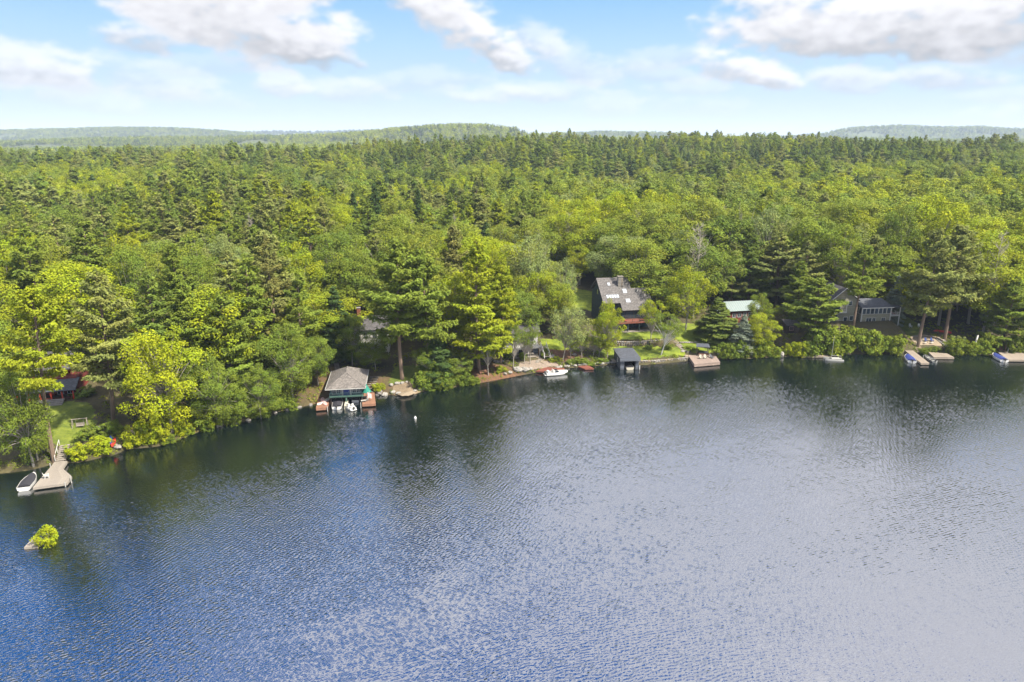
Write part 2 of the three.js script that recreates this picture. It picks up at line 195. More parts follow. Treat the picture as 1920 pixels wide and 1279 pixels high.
{ // the lake: one sheet; its ripples are one relief map over the whole bay, calmer in the lee of the shore and streaked by gusts
  const size = 2048, X0 = -150, X1 = 190, Z0 = -205, Z1 = -15, sx = new Float32Array(size * size), sz = new Float32Array(size * size), r = rng(61), C = new Float32Array(4096);
  for (let i = 0; i < 4096; i++) { const a = i / 4096 * 2 * Math.PI; C[i] = (Math.cos(a) + 0.35 * Math.cos(2 * a)); }
  for (let n = 0; n < 44; n++) {
    const L = 0.34 * Math.pow(3.6, r() * r()), a = 0.72 + (r() + r() + r() - 1.5) * 0.85, kx = Math.cos(a) / L, kz = Math.sin(a) / L, slope = 0.031, ph = r(), dx = (X1 - X0) / size, dz = (Z1 - Z0) / size, k = (kx * dx * 4096 + 4096e3) % 4096, ax = slope * kx * L, az = slope * kz * L;
    for (let j = 0; j < size; j++) { const row = j * size; let q = (((kz * (Z0 + j * dz) + ph + kx * X0) % 1) + 1) * 4096; for (let i = 0; i < size; i++) { const c = C[(q += k) & 4095], o = row + i; sx[o] += c * ax; sz[o] += c * az; } }
  }
  const data = new Uint8Array(size * size * 4), cell = 8, W = size / cell + 1, amp = new Float32Array(W * W);
  for (let j = 0; j < W; j++) for (let i = 0; i < W; i++) {
    const x = X0 + (X1 - X0) * i * cell / size, z = Z0 + (Z1 - Z0) * j * cell / size, off = -inland(x, z) * 0.85, reach = lerp(34, 13, smooth(-75, 45, x)), u = x * 0.8 - z * 0.6, v = x * 0.6 + z * 0.8;
    const gust = 0.92 + 0.42 * n2(u * 0.012 + 4, v * 0.035) + 0.22 * n2(u * 0.05, v * 0.11 + 9) + 0.12 * n2(x * 0.3, z * 0.3);
    amp[j * W + i] = lerp(0.2, Math.max(0.3, gust), smooth(1, reach, off + n2(x * 0.05, z * 0.05 + 30) * 9));
  }
  for (let j = 0; j < size; j++) for (let i = 0; i < size; i++) {
    const gi = Math.floor(i / cell), gj = Math.floor(j / cell), u = i / cell - gi, v = j / cell - gj, A = lerp(lerp(amp[gj * W + gi], amp[gj * W + gi + 1], u), lerp(amp[(gj + 1) * W + gi], amp[(gj + 1) * W + gi + 1], u), v), o = j * size + i, x = sx[o] * A, z = sz[o] * A, l = Math.hypot(x, z, 1);
    data[o * 4] = 127.5 - 127.5 * x / l; data[o * 4 + 1] = 127.5 - 127.5 * z / l; data[o * 4 + 2] = 127.5 + 127.5 / l; data[o * 4 + 3] = 255;
  }
  const ripples = new THREE.DataTexture(data, size, size); ripples.wrapS = ripples.wrapT = THREE.MirroredRepeatWrapping; ripples.magFilter = THREE.LinearFilter; ripples.needsUpdate = true;
  const fineSize = 1024, tile = 19, fh = new Float32Array(fineSize * fineSize), rr = rng(73); let lo = Infinity, hi = -Infinity; // cat's-paws: the smallest ripples
  for (let n = 0; n < 34; n++) { const L = 0.16 + 0.3 * rr() * rr(), a = 0.9 + (rr() + rr() + rr() - 1.5) * 1.2, kx = Math.round(Math.cos(a) * tile / L), kz = Math.round(Math.sin(a) * tile / L), h = 0.006 * L / (2 * Math.PI), ph = rr() * 4096; for (let j = 0; j < fineSize; j++) for (let i = 0; i < fineSize; i++) fh[j * fineSize + i] += h * C[(ph + (kx * i + kz * j) * 4 + 4096e4) & 4095]; }
  for (const v of fh) { lo = Math.min(lo, v); hi = Math.max(hi, v); }
  const fd = new Uint8Array(fineSize * fineSize * 4); for (let i = 0; i < fh.length; i++) { fd[i * 4] = fd[i * 4 + 1] = fd[i * 4 + 2] = 255 * (fh[i] - lo) / (hi - lo); fd[i * 4 + 3] = 255; }
  const paws = new THREE.DataTexture(fd, fineSize, fineSize); paws.wrapS = paws.wrapT = THREE.RepeatWrapping; paws.magFilter = THREE.LinearFilter; paws.repeat.set((X1 - X0) / tile, (Z1 - Z0) / tile); paws.needsUpdate = true;
  const uv = (x, z) => [(x - X0) / (X1 - X0), (z - Z0) / (Z1 - Z0)];
  const c = [[-900, 400], [900, 400], [900, -260], [-900, 400], [900, -260], [-900, -260]], g = geo(c.flatMap(([x, z]) => [x, 0, z]), c.flatMap(([x, z]) => uv(x, z)));
  g.computeVertexNormals();
  setting('lake_water', g, new THREE.MeshPhysicalMaterial({ color: lin(0.002, 0.005, 0.006), roughness: 0.05, ior: 2.33, specularIntensity: 2, normalMap: ripples, bumpMap: paws, bumpScale: hi - lo }));
}
const ordinal = (k, n) => (k === 0 ? 'leftmost' : k === n - 1 ? 'rightmost' : ['', 'second', 'third', 'fourth', 'fifth', 'sixth', 'seventh', 'eighth', 'ninth', 'tenth', 'eleventh', 'twelfth', 'thirteenth', 'fourteenth', 'fifteenth', 'sixteenth', 'seventeenth', 'eighteenth', 'nineteenth', 'twentieth', 'twenty-first', 'twenty-second', 'twenty-third', 'twenty-fourth', 'twenty-fifth', 'twenty-sixth'][k] ?? 'near right') + (k > 0 && k < n - 1 ? ' from left' : '');
const slender = [];
// ---------------------------------------------------------------- building parts
// a window in a wall that faces local +z: frame bars, one pane, optional muntins
function windowPart(parent, x, y, z, w, h, trim = M.white, turn = 0, cols = 1, rows = 1) {
  const k = 0.09, put = (gs) => { const m = merge(gs); if (turn) m.rotateY(turn); return m.translate(x, y, z); };
  const f = [box(w + 2 * k, k, 0.08, 0, h / 2 + k / 2), box(w + 2 * k, k, 0.1, 0, -h / 2 - k / 2), box(k, h, 0.08, -w / 2 - k / 2), box(k, h, 0.08, w / 2 + k / 2)];
  for (let i = 1; i < cols; i++) f.push(box(0.06, h, 0.05, -w / 2 + w * i / cols, 0, 0)); for (let i = 1; i < rows; i++) f.push(box(w, 0.05, 0.05, 0, -h / 2 + h * i / rows, 0));
  const o = part(parent, 'window', put(f), trim); part(o, 'pane', put([box(w, h, 0.03, 0, 0, -0.01)]), M.glass); return o;
}
function railing(parent, a, b, h, m, name = 'railing') { // a to b at floor height
  const A = V(a), B = V(b), L = A.distanceTo(B), g = [bar([A.x, A.y + h, A.z], [B.x, B.y + h, B.z], 0.05, 4), bar([A.x, A.y + 0.15, A.z], [B.x, B.y + 0.15, B.z], 0.035, 4)], n = Math.ceil(L / 0.35);
  for (let i = 0; i <= n; i++) { const p = A.clone().lerp(B, i / n), big = i % 6 === 0 || i === n; g.push(box(big ? 0.11 : 0.04, h, big ? 0.11 : 0.04, p.x, p.y + h / 2, p.z)); }
  return part(parent, name, merge(g), m);
}
const V = (a) => new THREE.Vector3(...a);
const vary = rng(313);
// boards laid along angle over a convex outline (x, z), each its own edge
function deckBoards(poly, y, angle, width, thick = 0.06) {
  const c = Math.cos(angle), s = Math.sin(angle), P = poly.map(([x, z]) => [x * c + z * s, -x * s + z * c]), lo = Math.min(...P.map((p) => p[1])), hi = Math.max(...P.map((p) => p[1])), out = [];
  for (let v = lo; v < hi - 0.05; v += width) {
    const m = v + width / 2, xs = []; P.forEach(([a, b], i) => { const [p, q] = P[(i + 1) % P.length]; if ((b > m) !== (q > m)) xs.push(a + (p - a) * (m - b) / (q - b)); });
    if (xs.length < 2) continue; const x0 = Math.min(...xs) - vary() * 0.03, x1 = Math.max(...xs) + vary() * 0.03, mx = (x0 + x1) / 2;
    out.push(box(x1 - x0, thick, width - 0.02, mx * c - m * s, y + (vary() - 0.5) * 0.012, mx * s + m * c, -angle));
  }
  return out;
}
function dock(name, label, poly, top, angle, m, { depth = 0.35, posts = [], width = 0.2, category = 'dock', group } = {}) {
  const cx = poly.reduce((a, p) => a + p[0], 0) / poly.length, cz = poly.reduce((a, p) => a + p[1], 0) / poly.length, t = thing(name, label, category, cx, 0, cz, 0, group), L = poly.map(([x, z]) => [x - cx, z - cz]);
  const b = deckBoards(L, top - 0.03, angle, width);
  b.forEach((g) => part(t, 'plank', g, m));
  const rim = L.map((p, i) => { const q = L[(i + 1) % L.length], dx = q[0] - p[0], dz = q[1] - p[1], l = Math.hypot(dx, dz); return box(l, depth, 0.08, (p[0] + q[0]) / 2, top - 0.065 - depth / 2, (p[1] + q[1]) / 2, -Math.atan2(dz, dx)); });
  part(t, 'frame', merge(rim), m);
  for (const [x, z, h = 0.5] of posts) part(t, 'post', cyl(0.09, 0.09, top + h + 0.6, x - cx, -0.6, z - cz, 7), M.greyLight);
  return t;
}
// hull: lofted sections from transom (z = 0) to bow (z = -L)
function hullGeo(L, W, D, { bow = 0.62, sheer = 0.25, deck = false, transom = 1 } = {}) {
  const N = 14, rows = [], pos = [];
  for (let i = 0; i <= N; i++) { const s = i / N, w = W / 2 * (s < 1 - bow ? lerp(transom, 1, s / (1 - bow)) : Math.pow(Math.max(0, Math.cos((s - 1 + bow) / bow * Math.PI / 2)), 0.7)), z = -L * s, top = D + sheer * s * s, keel = -0.15 + D * 0.75 * smooth(0.75, 1, s); rows.push([[-w, top, z], [-w * 0.96, lerp(keel, top, 0.4), z], [-w * 0.6, lerp(keel, top, 0.12), z], [0, keel, z], [w * 0.6, lerp(keel, top, 0.12), z], [w * 0.96, lerp(keel, top, 0.4), z], [w, top, z]]); }
  const quad = (a, b, c, d) => { for (const v of [a, b, c, a, c, d]) pos.push(...v); };
  for (let i = 0; i < N; i++) for (let k = 0; k < 6; k++) quad(rows[i][k], rows[i + 1][k], rows[i + 1][k + 1], rows[i][k + 1]);
  const t = rows[0]; for (let k = 1; k < 5; k++) for (const v of [t[0], t[k], t[k + 1]]) pos.push(...v); for (const v of [t[0], t[5], t[6]]) pos.push(...v);
  if (deck) for (let i = 0; i < N; i++) quad(rows[i][0], rows[i][6], rows[i + 1][6], rows[i + 1][0]);
  const g = geo(pos); g.computeVertexNormals(); g.rows = rows; return g;
}
// the outline of a hull's top drawn in by m, lifted, as a domed cover
function coverGeo(rows, from, to, inset, lift, dome) {
  const pos = [], sel = rows.slice(from, to + 1), ring = sel.map((r) => { const w = Math.max(0.03, r[6][0] - inset), y = r[6][1] + lift; return [-1, -0.55, 0, 0.55, 1].map((u) => [u * w, y + dome * (1 - u * u), r[6][2]]); });
  for (let i = 0; i < ring.length - 1; i++) for (let k = 0; k < 4; k++) { const [a, b, c, d] = [ring[i][k], ring[i][k + 1], ring[i + 1][k + 1], ring[i + 1][k]]; for (const v of [a, b, c, a, c, d]) pos.push(...v); }
  for (const e of [ring[0], ring[ring.length - 1]]) for (let k = 0; k < 4; k++) for (const v of [e[k], [e[k][0], e[0][1] - 0.08, e[k][2]], [e[k + 1][0], e[0][1] - 0.08, e[k + 1][2]], e[k], [e[k + 1][0], e[0][1] - 0.08, e[k + 1][2]], e[k + 1]]) pos.push(...v);
  for (const s of [0, 4]) for (let i = 0; i < ring.length - 1; i++) { const a = ring[i][s], b = ring[i + 1][s]; for (const v of [a, b, [b[0], b[1] - 0.1, b[2]], a, [b[0], b[1] - 0.1, b[2]], [a[0], a[1] - 0.1, a[2]]]) pos.push(...v); }
  const g = geo(pos); g.computeVertexNormals(); return g;
}
function rimGeo(rows, r = 0.035) { const p = rows.map((q) => V(q[0])).concat(rows.slice().reverse().map((q) => V(q[6]))); return new THREE.TubeGeometry(new THREE.CatmullRomCurve3(p, false, 'catmullrom', 0.1), 60, r, 5); }
function motorboat(label, x, z, turn, { L = 6, W = 2.4, D = 0.75, cover = M.navy, hull = M.hull, stripe, open = false, motor = true, group } = {}) {
  const t = thing('motorboat', label, 'boat', x, 0, z, turn, group), g = hullGeo(L, W, D, { deck: open, transom: 0.9 });
  part(t, 'hull', g, hull); part(t, 'gunwale', rimGeo(g.rows), M.white);
  if (open) {
    part(t, 'cockpit', box(W * 0.7, 0.1, L * 0.42, 0, D + 0.03, -L * 0.3), M.greyLight);
    part(t, 'windshield', merge([box(W * 0.72, 0.45, 0.04, 0, D + 0.32, -L * 0.55, 0, 0.5), box(0.04, 0.4, 0.9, -W * 0.36, D + 0.28, -L * 0.46), box(0.04, 0.4, 0.9, W * 0.36, D + 0.28, -L * 0.46)]), M.glass);
    for (const s of [-0.45, 0.45]) part(t, 'seat', merge([box(0.5, 0.35, 0.5, s, D + 0.25, -L * 0.36), box(0.5, 0.5, 0.12, s, D + 0.5, -L * 0.31)]), M.white);
    part(t, 'stern_seat', box(W * 0.66, 0.4, 0.5, 0, D + 0.22, -L * 0.1), M.white);
    part(t, 'swim_platform', box(W * 0.8, 0.08, 0.5, 0, 0.25, 0.22), hull);
  } else { part(t, 'cover', coverGeo(g.rows, 1, 12, 0.09, 0.03, 0.34), cover); part(t, 'foredeck', coverGeo(g.rows, 11, 14, 0.03, 0.01, 0.05), hull); }
  if (motor) part(t, 'outboard_motor', merge([box(0.34, 0.5, 0.4, 0, D + 0.15, 0.28), box(0.14, 0.9, 0.2, 0, D - 0.4, 0.28)]), M.black);
  return t;
}
function adirondack(label, x, y, z, turn, m, group) {
  const t = thing('adirondack_chair', label, 'chair', x, y, z, turn, group);
  part(t, 'seat', box(0.58, 0.06, 0.6, 0, 0.36, 0, 0, 0.15), m);
  for (let i = -2; i <= 2; i++) part(t, 'back_slat', box(0.11, 0.85 - Math.abs(i) * 0.07, 0.04, i * 0.125, 0.75 - Math.abs(i) * 0.03, -0.42, 0, -0.32), m);
  for (const s of [-1, 1]) { part(t, 'armrest', box(0.14, 0.04, 0.75, s * 0.36, 0.58, 0), m); part(t, 'leg', box(0.06, 0.58, 0.1, s * 0.33, 0.29, 0.28), m); part(t, 'leg', box(0.06, 0.45, 0.1, s * 0.3, 0.2, -0.3, 0, 0.4), m); }
  return t;
}
function lounger(label, x, y, z, turn, m, group) {
  const t = thing('deck_lounger', label, 'lounger', x, y, z, turn, group);
  part(t, 'seat', box(0.62, 0.07, 1.2, 0, 0.34, 0.35), m); part(t, 'backrest', box(0.62, 0.07, 0.75, 0, 0.58, -0.5, 0, 0.7), m);
  for (const [a, b] of [[-0.27, 0.8], [0.27, 0.8], [-0.27, -0.15], [0.27, -0.15]]) part(t, 'leg', box(0.05, 0.34, 0.05, a, 0.17, b), M.greyLight);
  return t;
}
function rockGeo(seed, w, h, d) { const g = new THREE.IcosahedronGeometry(0.5, 2), p = g.attributes.position; for (let i = 0; i < p.count; i++) { const v = new THREE.Vector3().fromBufferAttribute(p, i), k = 1 + 0.22 * n3(v.x * 2.2 + seed, v.y * 2.2, v.z * 2.2) + 0.1 * n3(v.x * 5 + seed, v.y * 5, v.z * 5); p.setXYZ(i, v.x * k * w, v.y * k * h, v.z * k * d); } g.computeVertexNormals(); return g; }
const rockKinds = [0, 1, 2, 3, 4, 5].map((k) => rockGeo(k * 9.3, 1, 0.75, 1));
function rock(label, x, z, w, h, d, m = M.granite, group, y) { const t = part(scene, numbered('boulder'), rockKinds[used.get('boulder') % 6], m); t.position.set(x, y ?? Math.max(-0.05, groundAt(x, z)) + h * 0.2, z); t.scale.set(w, h, d); t.rotation.y = x * 3.7 + z; return tag(t, label, 'boulder', group); }
function stoneWall(name, label, pts, height, m, size = 0.55) { // courses of single rough stones along a line
  const t = thing(name, label, 'stone wall'), r = rng(name.length * 7 + Math.round(pts[0][0]));
  const P = pts.map(([x, y, z]) => new THREE.Vector3(x, y, z));
  for (let i = 0; i < P.length - 1; i++) { const A = P[i], B = P[i + 1], L = A.distanceTo(B), rows = Math.max(1, Math.round(height / (size * 0.62)));
    for (let k = 0; k < rows; k++) for (let s = r() * -0.3; s < L; ) { const w = size * (0.7 + r() * 0.9), p = A.clone().lerp(B, clamp((s + w / 2) / L)), st = part(t, 'stone', rockKinds[Math.floor(r() * 6)], m[Math.floor(r() * m.length)]); st.position.set(p.x, p.y + (k + 0.5) * height / rows, p.z + (r() - 0.5) * 0.12); st.scale.set(w * 1.12, height / rows * 1.45, size * 1.2); st.rotation.set(0, Math.atan2(-(B.z - A.z), B.x - A.x) + (r() - 0.5) * 0.2, (r() - 0.5) * 0.2); s += w * 0.93; } }
  return t;
}
function stairs(parent, a, b, width, n, m, stringer = M.darkwood) { // a bottom, b top: centre line; treads are single parts
  const A = V(a), B = V(b), dir = Math.atan2(B.x - A.x, B.z - A.z), run = Math.hypot(B.x - A.x, B.z - A.z) / n;
  for (let i = 0; i < n; i++) { const p = A.clone().lerp(B, (i + 0.5) / n); part(parent, 'tread', box(width, 0.07, run * 1.05, p.x, A.y + (B.y - A.y) * (i + 1) / n - 0.035, p.z, dir), m); }
  for (const s of [-1, 1]) { const ox = Math.cos(dir) * s * width / 2, oz = -Math.sin(dir) * s * width / 2; part(parent, 'stringer', bar([A.x + ox, A.y - 0.05, A.z + oz], [B.x + ox, B.y - 0.1, B.z + oz], 0.09, 4), stringer); }
}

// ---------------------------------------------------------------- dark gabled house on the upper lawn
{
  const h = thing('gabled_house', 'dark teal house with steep grey roof, skylights and stone chimney above the lawns', 'house', 31.4, 4.2, -197.6, 0.2); h.scale.set(1.12, 1.04, 1.06);
  const Z = (w) => -w;
  part(h, 'patio_slab', box(13, 0.3, 6.4, 4.6, -0.02, -2.9), M.stone);
  const g1 = (u0, u1, pts) => { const g = prism(pts.map(([w, v]) => [w, v]), u1 - u0, 0); g.rotateY(Math.PI / 2); return g.translate(u1, 0, 0); }; // section (depth, height) pushed along x
  part(h, 'wall', g1(-1.7, 2.9, [[6.3, 0.02], [6.3, 7.2], [13, 12.8], [17.6, 8.8], [17.6, 0.02]]), M.teal);
  part(h, 'wall', g1(2.92, 6.8, [[4.2, 0.02], [4.2, 5.6], [13, 12.8], [17.6, 8.8], [17.6, 0.02]]), M.teal);
  part(h, 'wall', g1(6.82, 11.4, [[4.2, 0.02], [4.2, 5.6], [9.6, 10.0], [14, 6.2], [14, 0.02]]), M.teal);
  const eave = (w) => 7.7 + (w - 5.7) * 0.822, R = (u0, u1, w0, w1) => slab([u0, eave(w0), Z(w0)], [u1, eave(w0), Z(w0)], [u1, eave(w1), Z(w1)], [u0, eave(w1), Z(w1)], 0.28);
  const roof = part(h, 'roof', merge([R(-2.1, 2.7, 5.5, 13), R(2.702, 7.1, 3.3, 13), R(7.102, 12, 3.3, 9.6), slab([7.1, eave(13), Z(13)], [7.1, 9.4, Z(18.2)], [-2.1, 9.4, Z(18.2)], [-2.1, eave(13), Z(13)], 0.28).translate(0, 0.01, 0), slab([12, eave(9.6), Z(9.6)], [12, 6.8, Z(14.6)], [7.3, 6.8, Z(14.6)], [7.3, eave(9.6), Z(9.6)], 0.28)]), M.shingleMain);
  roof.geometry.computeVertexNormals();
  const fl = (w) => eave(w) + 0.04;
  const light = (u, w, a, b) => { const s = part(roof, 'skylight', slab([u - a / 2, fl(w - b / 2), Z(w - b / 2)], [u + a / 2, fl(w - b / 2), Z(w - b / 2)], [u + a / 2, fl(w + b / 2), Z(w + b / 2)], [u - a / 2, fl(w + b / 2), Z(w + b / 2)], 0.12).translate(0, 0.06, 0), M.skylight); s.geometry.computeVertexNormals(); };
  for (let i = 0; i < 5; i++) light(-0.4 + i * 0.74, 7.4, 0.56, 0.9);
  light(1, 11, 0.7, 0.8); light(5, 8.8, 1.1, 1.2); light(5.1, 6, 1.2, 1.0);
  const ch = part(roof, 'chimney', box(1.35, 4.2, 0.95, 4.1, 12.3, Z(10.6)), M.stoneGrey); part(ch, 'chimney_cap', box(1.65, 0.18, 1.25, 4.1, 14.45, Z(10.6)), M.stone);
  { const r = rng(17); for (let k = 0; k < 26; k++) { const s = part(ch, 'stone', rockKinds[k % 6], [M.stone, M.stoneGrey, M.stoneWarm][k % 3]); s.position.set(4.1 + (k % 3 - 1) * 0.45, 10.6 + Math.floor(k / 3) * 0.45, Z(10.6) + 0.48); s.scale.set(0.5, 0.5, 0.16); } }
  part(roof, 'vent_pipe', cyl(0.09, 0.09, 1.1, 8.6, 9.6, Z(8.6)), M.white);
  for (const [u, w, v, a, b] of [[-0.6, 6.28, 6.1, 1.3, 1.6], [1.9, 6.28, 6.1, 1.3, 1.6], [4.1, 4.18, 4.3, 0.9, 1.5], [5.4, 4.18, 4.1, 1.5, 2], [7.6, 4.18, 4.2, 1.2, 1.6], [9.4, 4.18, 4.2, 1, 1.3], [-0.7, 6.28, 1.3, 1.5, 1.5]]) windowPart(h, u, v, Z(w) + 0.05, a, b, M.darkwood, 0, 2);
  windowPart(h, -1.73, 9.6, Z(12.4), 1.2, 1.4, M.darkwood, -Math.PI / 2); windowPart(h, -1.73, 4.6, Z(10), 1.2, 1.6, M.darkwood, -Math.PI / 2);
  part(h, 'rake_board', bar([-2.05, eave(5.5) - 0.2, Z(5.5)], [-2.05, eave(13) - 0.2, Z(13)], 0.1, 4), M.darkwood);
  const deck = part(h, 'deck', merge([box(9.6, 0.22, 4, 5, 2.86, Z(2.2)), box(9.6, 0.34, 0.12, 5, 2.78, Z(0.14))]), M.redDeck);
  railing(h, [0.3, 2.98, Z(0.3)], [9.7, 2.98, Z(0.3)], 0.95, M.darkwood); railing(h, [9.7, 2.98, Z(0.35)], [9.7, 2.98, Z(4.1)], 0.95, M.darkwood); railing(h, [0.3, 2.98, Z(0.35)], [0.3, 2.98, Z(4.1)], 0.95, M.darkwood);
  for (const u of [0.5, 3.4, 6.6, 9.5]) part(h, 'deck_post', box(0.22, 2.75, 0.22, u, 1.4, Z(0.5)), M.teal);
  for (const u of [1.4, 4.2, 7.4]) { const d = part(h, 'door', box(1.9, 2.1, 0.08, u, 1.12, Z(4.1) + 0.0), M.glass); part(d, 'handle', box(0.05, 0.3, 0.08, u + 0.7, 1.1, Z(4.1) + 0.08), M.alum); }
  part(h, 'door_surround', box(0.5, 2.5, 0.16, 5.8, 1.3, Z(4.1)), M.teal);
  for (const [u, m] of [[2.2, M.kayakRed], [7.2, M.brick], [8.3, M.kayakRed]]) { const b = thing('flower_box', 'planter of red flowers on the teal house deck, ' + (u < 3 ? 'left end' : u < 8 ? 'middle' : 'right end'), 'planter', 32.1 + u * 0.98 - 0.15, 7.19, -197.7 - u * 0.199 - 0.95, 0.2); part(b, 'trough', box(1, 0.3, 0.3, 0, 0.15, 0), M.darkwood); const f = []; for (let i = 0; i < 26; i++) f.push(rockKinds[i % 6].clone().scale(0.16, 0.16, 0.16).translate((vary() - 0.5), 0.36 + vary() * 0.22, (vary() - 0.5) * 0.3)); part(b, 'blossoms', merge(f), m).userData.kind = 'stuff'; }
}
stoneWall('retaining_wall', 'dry stone retaining wall between the upper and lower lawns', [[29.5, 1.9, -191.5], [34, 1.9, -191.2], [40, 2.0, -191.9], [46.5, 2.2, -193]], 1.6, [M.stoneGrey, M.stone, M.stoneGrey, M.stoneWarm], 0.62);
stoneWall('lake_wall', 'low pale stone wall along the water below the lower lawn', [[35.2, 0, -181.1], [40, 0, -181.5], [44, 0, -182.6], [49.6, 0, -184.2]], 0.95, [M.stoneWarm, M.stone, M.granite], 0.6);
stoneWall('garden_edging', 'thin line of pale edging stones across the upper right lawn', [[49.5, 2.6, -192.6], [54, 2.5, -192.9], [58, 2.5, -193.4]], 0.4, [M.granite, M.stone], 0.6);
{ // the curving path
  const t = thing('stone_path', 'curving pale flagstone path from the teal house down to the canopy deck', 'path'); t.userData.kind = 'structure'; const r = rng(8), P = new THREE.CatmullRomCurve3([[42.4, -200.6], [45.4, -198.6], [47.6, -195.4], [48.6, -192.2], [49.6, -189.4], [51, -187.4]].map(([x, z]) => new THREE.Vector3(x, 0, z)));
  for (let i = 0; i < 30; i++) for (let k = -1; k <= 1; k++) { const p = P.getPoint((i + 0.5) / 30), d = P.getTangent((i + 0.5) / 30), x = p.x - d.z * k * 0.55 + (r() - 0.5) * 0.1, z = p.z + d.x * k * 0.55 + (r() - 0.5) * 0.1, s = part(t, 'flagstone', rockKinds[Math.floor(r() * 6)], [M.stone, M.granite, M.stoneWarm][Math.floor(r() * 3)]); s.position.set(x, groundAt(x, z) + 0.08, z); s.scale.set(0.72, 0.22, 0.62); s.rotation.y = Math.atan2(d.x, d.z) + (r() - 0.5) * 0.3; }
}
{ // small dark boathouse
  const h = thing('small_boathouse', 'dark slate-blue single-bay boathouse with flat grey roof beside the lower lawn', 'boathouse', 29.4, 0, -176, 0.09);
  part(h, 'side_wall', box(0.16, 3.6, 7.4, 0.08, 1.5, -3.7), M.slate); part(h, 'side_wall', box(0.16, 3.6, 7.4, 5.02, 1.5, -3.7), M.slate); part(h, 'back_wall', box(4.78, 3.6, 0.16, 2.55, 1.5, -7.32), M.slate);
  part(h, 'front_pier', box(1.05, 3.4, 0.2, 0.53, 1.4, 0.12), M.slate); part(h, 'front_pier', box(0.9, 3.4, 0.2, 4.65, 1.4, 0.12), M.slate); part(h, 'lintel', box(3.14, 0.7, 0.2, 2.63, 2.75, 0.12), M.slate);
  const roof = part(h, 'roof', slab([-0.3, 3.42, 0.5], [5.4, 3.42, 0.5], [5.4, 3.7, -7.7], [-0.3, 3.7, -7.7], 0.16), M.shingleBlue); part(roof, 'pent_roof', slab([-0.3, 2.55, 0.75], [5.4, 2.55, 0.75], [5.4, 3.4, 0.52], [-0.3, 3.4, 0.52], 0.1), M.slate);
  windowPart(h, -0.02, 1.9, -3, 0.7, 0.9, M.white, -Math.PI / 2);
  part(h, 'gangway', box(1, 0.12, 4, -0.6, 0.9, -6.2), M.greyDeck); part(h, 'fender_post', cyl(0.1, 0.1, 1.6, 5.35, -0.5, 0.3), M.white);
}
motorboat('dark covered boat with yellow transom inside the small boathouse', 32.1, -175.6, 0.09, { W: 2.3, L: 5.4, cover: M.coverBlack, hull: M.cream, motor: false });
// ---------------------------------------------------------------- canopy deck right of the lawn
dock('waterside_deck', 'pinkish timber deck over the water with the canopy and hot tub', [[50, -177.6], [57.6, -179.6], [58, -185.2], [55, -187.6], [50.4, -187.8]], 1.0, -0.25, M.pinkDeck, { depth: 0.75, width: 0.24, category: 'deck', posts: [[50.4, -178.2, -0.2], [57.2, -180, -0.2]] });
{
  const t = thing('canopy', 'dark flat-roofed four-post canopy over the hot tub', 'canopy', 54.4, 1.0, -186.2, -0.2);
  part(t, 'roof', merge([slab([-1.9, 2.75, 1.5], [1.9, 2.75, 1.5], [1.7, 2.95, -1.5], [-1.7, 2.95, -1.5], 0.12)]), M.shingleBlue); part(t, 'beam', box(3.6, 0.16, 0.12, 0, 2.62, 1.35), M.darkwood); part(t, 'beam', box(3.3, 0.16, 0.12, 0, 2.76, -1.35), M.darkwood);
  for (const [x, z] of [[-1.6, 1.35], [1.6, 1.35], [-1.5, -1.35], [1.5, -1.35]]) part(t, 'post', box(0.16, z > 0 ? 2.56 : 2.7, 0.16, x, 1.3, z), M.darkwood);
}
{ const t = thing('hot_tub', 'square hot tub with dark lid under the canopy', 'hot tub', 54.6, 1.0, -186.0, -0.2); part(t, 'body', box(2.5, 0.8, 2.2, 0, 0.4, 0), M.cedar); part(t, 'lid', box(2.56, 0.14, 2.26, 0, 0.88, 0), M.coverBlack); part(t, 'step', box(2.7, 0.35, 0.45, 0, 0.18, 1.36), M.pinkDeck); }
adirondack('left of two cream chairs on the canopy deck', 53.0, 1.0, -182.4, 0.1, M.cream); adirondack('right of two cream chairs on the canopy deck', 54.3, 1.0, -182.6, 0.1, M.cream);
lounger('dark blue folding lounger beside the cream chairs on the canopy deck', 56.2, 1.0, -183.2, 0.3, M.shingleBlue);
{ const t = thing('deck_pole', 'thin bare pole at the right corner of the canopy deck', 'pole', 57.3, 0.9, -184.8); part(t, 'pole', cyl(0.05, 0.04, 2.9), M.darkwood); part(t, 'cap', cyl(0.08, 0.03, 0.12, 0, 2.9), M.black); }
rock('flat pale boulder against the left side of the canopy deck', 49.6, -185.2, 1.8, 1.2, 1.4, M.stoneWarm); rock('flat granite step stone above the canopy deck', 49.2, -187.6, 1.6, 0.7, 1.2); rock('grey rock at the right waterline of the canopy deck', 59.4, -186, 1.8, 0.9, 1.1, M.stoneGrey);

